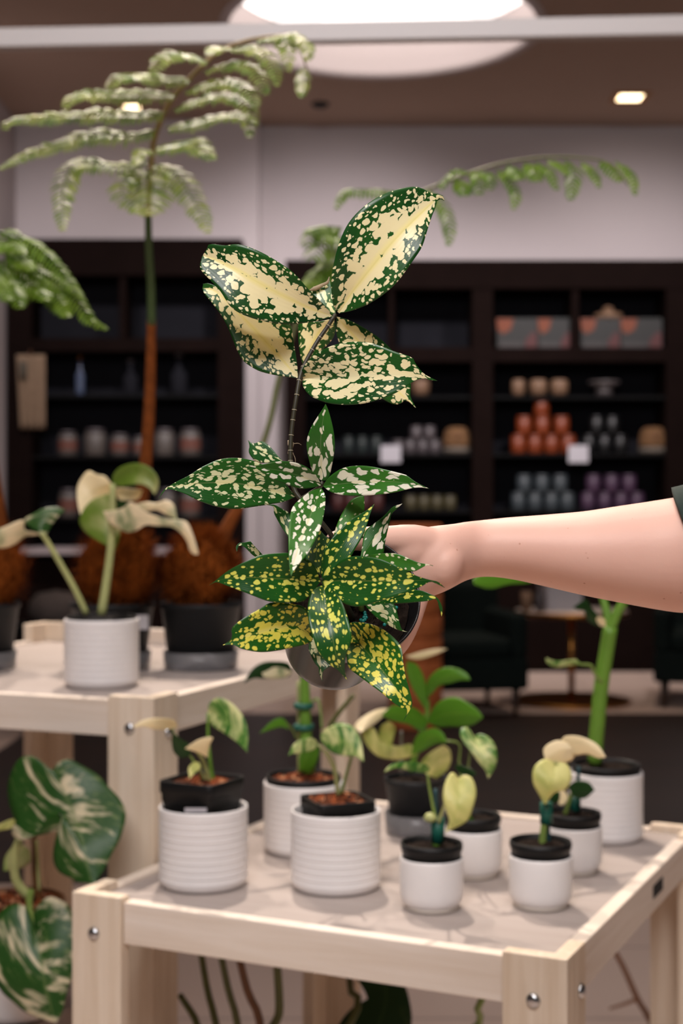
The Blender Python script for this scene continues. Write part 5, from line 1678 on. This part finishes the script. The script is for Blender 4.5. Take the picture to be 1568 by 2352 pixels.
parts = [loft([(1790, 1118, 1330, 1.12, 0.046), (1700, 1122, 1375, 1.10, 0.046), (1640, 1128, 1402, 1.085, 0.045), (1568, 1139, 1408, 1.08, 0.044), (1500, 1150, 1399, 1.08, 0.043), (1420, 1162, 1384, 1.08, 0.041), (1340, 1174, 1368, 1.08, 0.038),
               (1250, 1182, 1347, 1.082, 0.034), (1170, 1188, 1330, 1.083, 0.029), (1110, 1194, 1325, 1.080, 0.025), (1070, 1198, 1334, 1.070, 0.0235), (1040, 1203, 1350, 1.062, 0.023),
               (1010, 1206, 1364, 1.057, 0.022), (980, 1210, 1374, 1.055, 0.020), (950, 1212, 1388, 1.055, 0.017), (925, 1216, 1392, 1.056, 0.014), (900, 1226, 1380, 1.058, 0.010)], 40, 90),
         blob(1022, 1300, 1.050, 44, 56, 0.017, 0.3), blob(955, 1275, 1.052, 72, 66, 0.016), blob(900, 1252, 1.050, 60, 34, 0.012), blob(930, 1262, 1.043, 66, 46, 0.011)]
# thumb along the top of the pot, four fingers round its back
for chain, rads in [
    ([(1000, 1255, 1.052), (950, 1240, 1.044), (880, 1238, 1.036), (815, 1238, 1.032), (770, 1243, 1.032), (748, 1246, 1.032)], [0.013, 0.0115, 0.0098, 0.0088, 0.0080, 0.0050]),
    ([(965, 1325, 1.056), (957, 1372, 1.052), (941, 1428, 1.050), (919, 1474, 1.054), (894, 1502, 1.062), (880, 1514, 1.067)], [0.0120, 0.0092, 0.0082, 0.0079, 0.0073, 0.0045]),
    ([(960, 1335, 1.062), (930, 1385, 1.078), (890, 1440, 1.094), (840, 1490, 1.100), (800, 1510, 1.101), (788, 1514, 1.101)], [0.0115, 0.0095, 0.0088, 0.0082, 0.0074, 0.0045]),
    ([(945, 1305, 1.064), (905, 1350, 1.084), (850, 1405, 1.099), (790, 1450, 1.103), (750, 1470, 1.103), (738, 1474, 1.103)], [0.0115, 0.0095, 0.0088, 0.0082, 0.0074, 0.0045]),
    ([(935, 1275, 1.064), (890, 1310, 1.084), (830, 1360, 1.098), (770, 1405, 1.101), (735, 1425, 1.101), (724, 1430, 1.101)], [0.0110, 0.0090, 0.0082, 0.0076, 0.0068, 0.0040])]:
    parts.append(tube_vf([P(*q) for q in chain], rads, 36, 16))
v, f = merge(*parts)
person = mk('person', v, f, 'skin')
md = person.modifiers.new('skin_surface', 'REMESH')
md.mode = 'VOXEL'
md.voxel_size = 0.0016
md.use_smooth_shade = True
md = person.modifiers.new('soften', 'SMOOTH')
md.factor = 0.5
md.iterations = 16
tag(person, 'bare forearm and hand of a person reaching in from the right holding the pot', 'person')
v, f = loft([(1900, 1040, 1366, 1.15, 0.066), (1790, 1080, 1388, 1.12, 0.062), (1690, 1100, 1412, 1.098, 0.058), (1600, 1120, 1424, 1.083, 0.054)], 40, 30)
# slanted hem
vv = []
for q in v:
    q = Vector(q)
    if q.x < XS(1640, 1.09):
        q.x -= max(0.0, (q.z - P(0, 1290, 1.08).z)) * 0.42 - 0.004
    vv.append(q)
o = mk('sleeve', vv, f[:-1], 'cloth_dark', person, label='dark green sleeve')
md = o.modifiers.new('thick', 'SOLIDIFY')
md.thickness = 0.0025
md.offset = 1

# ------------------------------------------------------------------ light
def spot(name, loc, to, power, color, size, angle, blend=0.6):
    l = bpy.data.lights.new(name, 'SPOT')
    l.energy = power
    l.color = color
    l.shadow_soft_size = size
    l.spot_size = angle
    l.spot_blend = blend
    o = bpy.data.objects.new(name, l)
    COL.objects.link(o)
    o.location = loc
    o.rotation_euler = (Vector(to) - Vector(loc)).to_track_quat('-Z', 'Y').to_euler()
    return o


def area(name, loc, to, power, color, sx, sy):
    l = bpy.data.lights.new(name, 'AREA')
    l.shape = 'RECTANGLE'
    l.size, l.size_y = sx, sy
    l.energy = power
    l.color = color
    o = bpy.data.objects.new(name, l)
    COL.objects.link(o)
    o.location = loc
    o.rotation_euler = (Vector(to) - Vector(loc)).to_track_quat('-Z', 'Y').to_euler()
    return o


WARM = (1.0, 0.85, 0.72)
spot('ceiling_spot', (-0.25, 4.3, 4.4), (0.0, 2.0, 0.8), 560, WARM, 0.035, R(46))
spot('ceiling_spot', (-1.3, 4.6, 4.4), (-0.42, 2.4, 1.5), 330, WARM, 0.05, R(42))
spot('ceiling_spot', (0.5, 1.5, 4.4), (0.3, 1.08, 1.2), 70, WARM, 0.06, R(40))  # unseen spot added to brighten the top of the arm
spot('ceiling_spot', (-0.7, -0.9, 4.4), (-0.08, 1.0, 1.42), 165, (1.0, 0.95, 0.92), 0.06, R(19), 0.9)  # narrow unseen spot added to lift the held plant's cream leaves
spot('ceiling_spot', (1.95, 9.5, CZ - 0.03), (1.5, 9.4, 0), 150, (1.0, 0.80, 0.66), 0.1, R(95))
spot('ceiling_spot', (-1.0, 8.0, CZ - 0.03), (-1.0, 9.0, 0), 60, (1.0, 0.84, 0.72), 0.1, R(95))
area('front_fill', (-0.3, -1.8, 4.4), (0.0, 2.0, 1.0), 222, (1.0, 0.96, 0.975), 2.6, 1.6)  # soft fill added overhead behind the camera, no fixture seen there
area('rail_fill', (0.0, 1.7, 4.5), (0.0, 4.0, 2.5), 72, (1.0, 0.93, 0.91), 3.6, 0.25)  # unseen strip added to brighten the hanging rail and the ferns
for x, pw in ((-2.3, 270), (0.0, 420), (2.4, 560)):
    spot('ceiling_spot', (x, 9.0, CZ - 0.05), (x, 12.0, 1.8), pw, (1.0, 0.92, 0.94), 0.15, R(86), 1.0)
w = bpy.data.worlds.new('world')
sc.world = w
w.use_nodes = True
w.node_tree.nodes['Background'].inputs[0].default_value = (1.0, 0.96, 0.95, 1)
w.node_tree.nodes['Background'].inputs[1].default_value = 0.04

# ------------------------------------------------------------------ camera
cam = bpy.data.cameras.new('camera')
cam.sensor_fit = 'VERTICAL'
cam.sensor_height = 36.0
cam.sensor_width = 24.0
cam.lens = 50.0
cam.clip_start = 0.05
cam.clip_end = 60
cam.dof.use_dof = True
cam.dof.focus_distance = 0.985
cam.dof.aperture_fstop = 7.2
co = bpy.data.objects.new('camera', cam)
COL.objects.link(co)
co.location = (0, 0, EYE)
co.rotation_euler = (PI / 2, 0, 0)
sc.camera = co
sc.view_settings.view_transform = 'Standard'
sc.view_settings.look = 'None'
sc.view_settings.exposure = 0.0
sc.view_settings.gamma = 1.0
sc.view_settings.use_curve_mapping = False
try:
    sc.cycles.use_denoising = True
    sc.cycles.max_bounces = 8
    sc.cycles.sample_clamp_indirect = 6.0
except Exception:
    pass
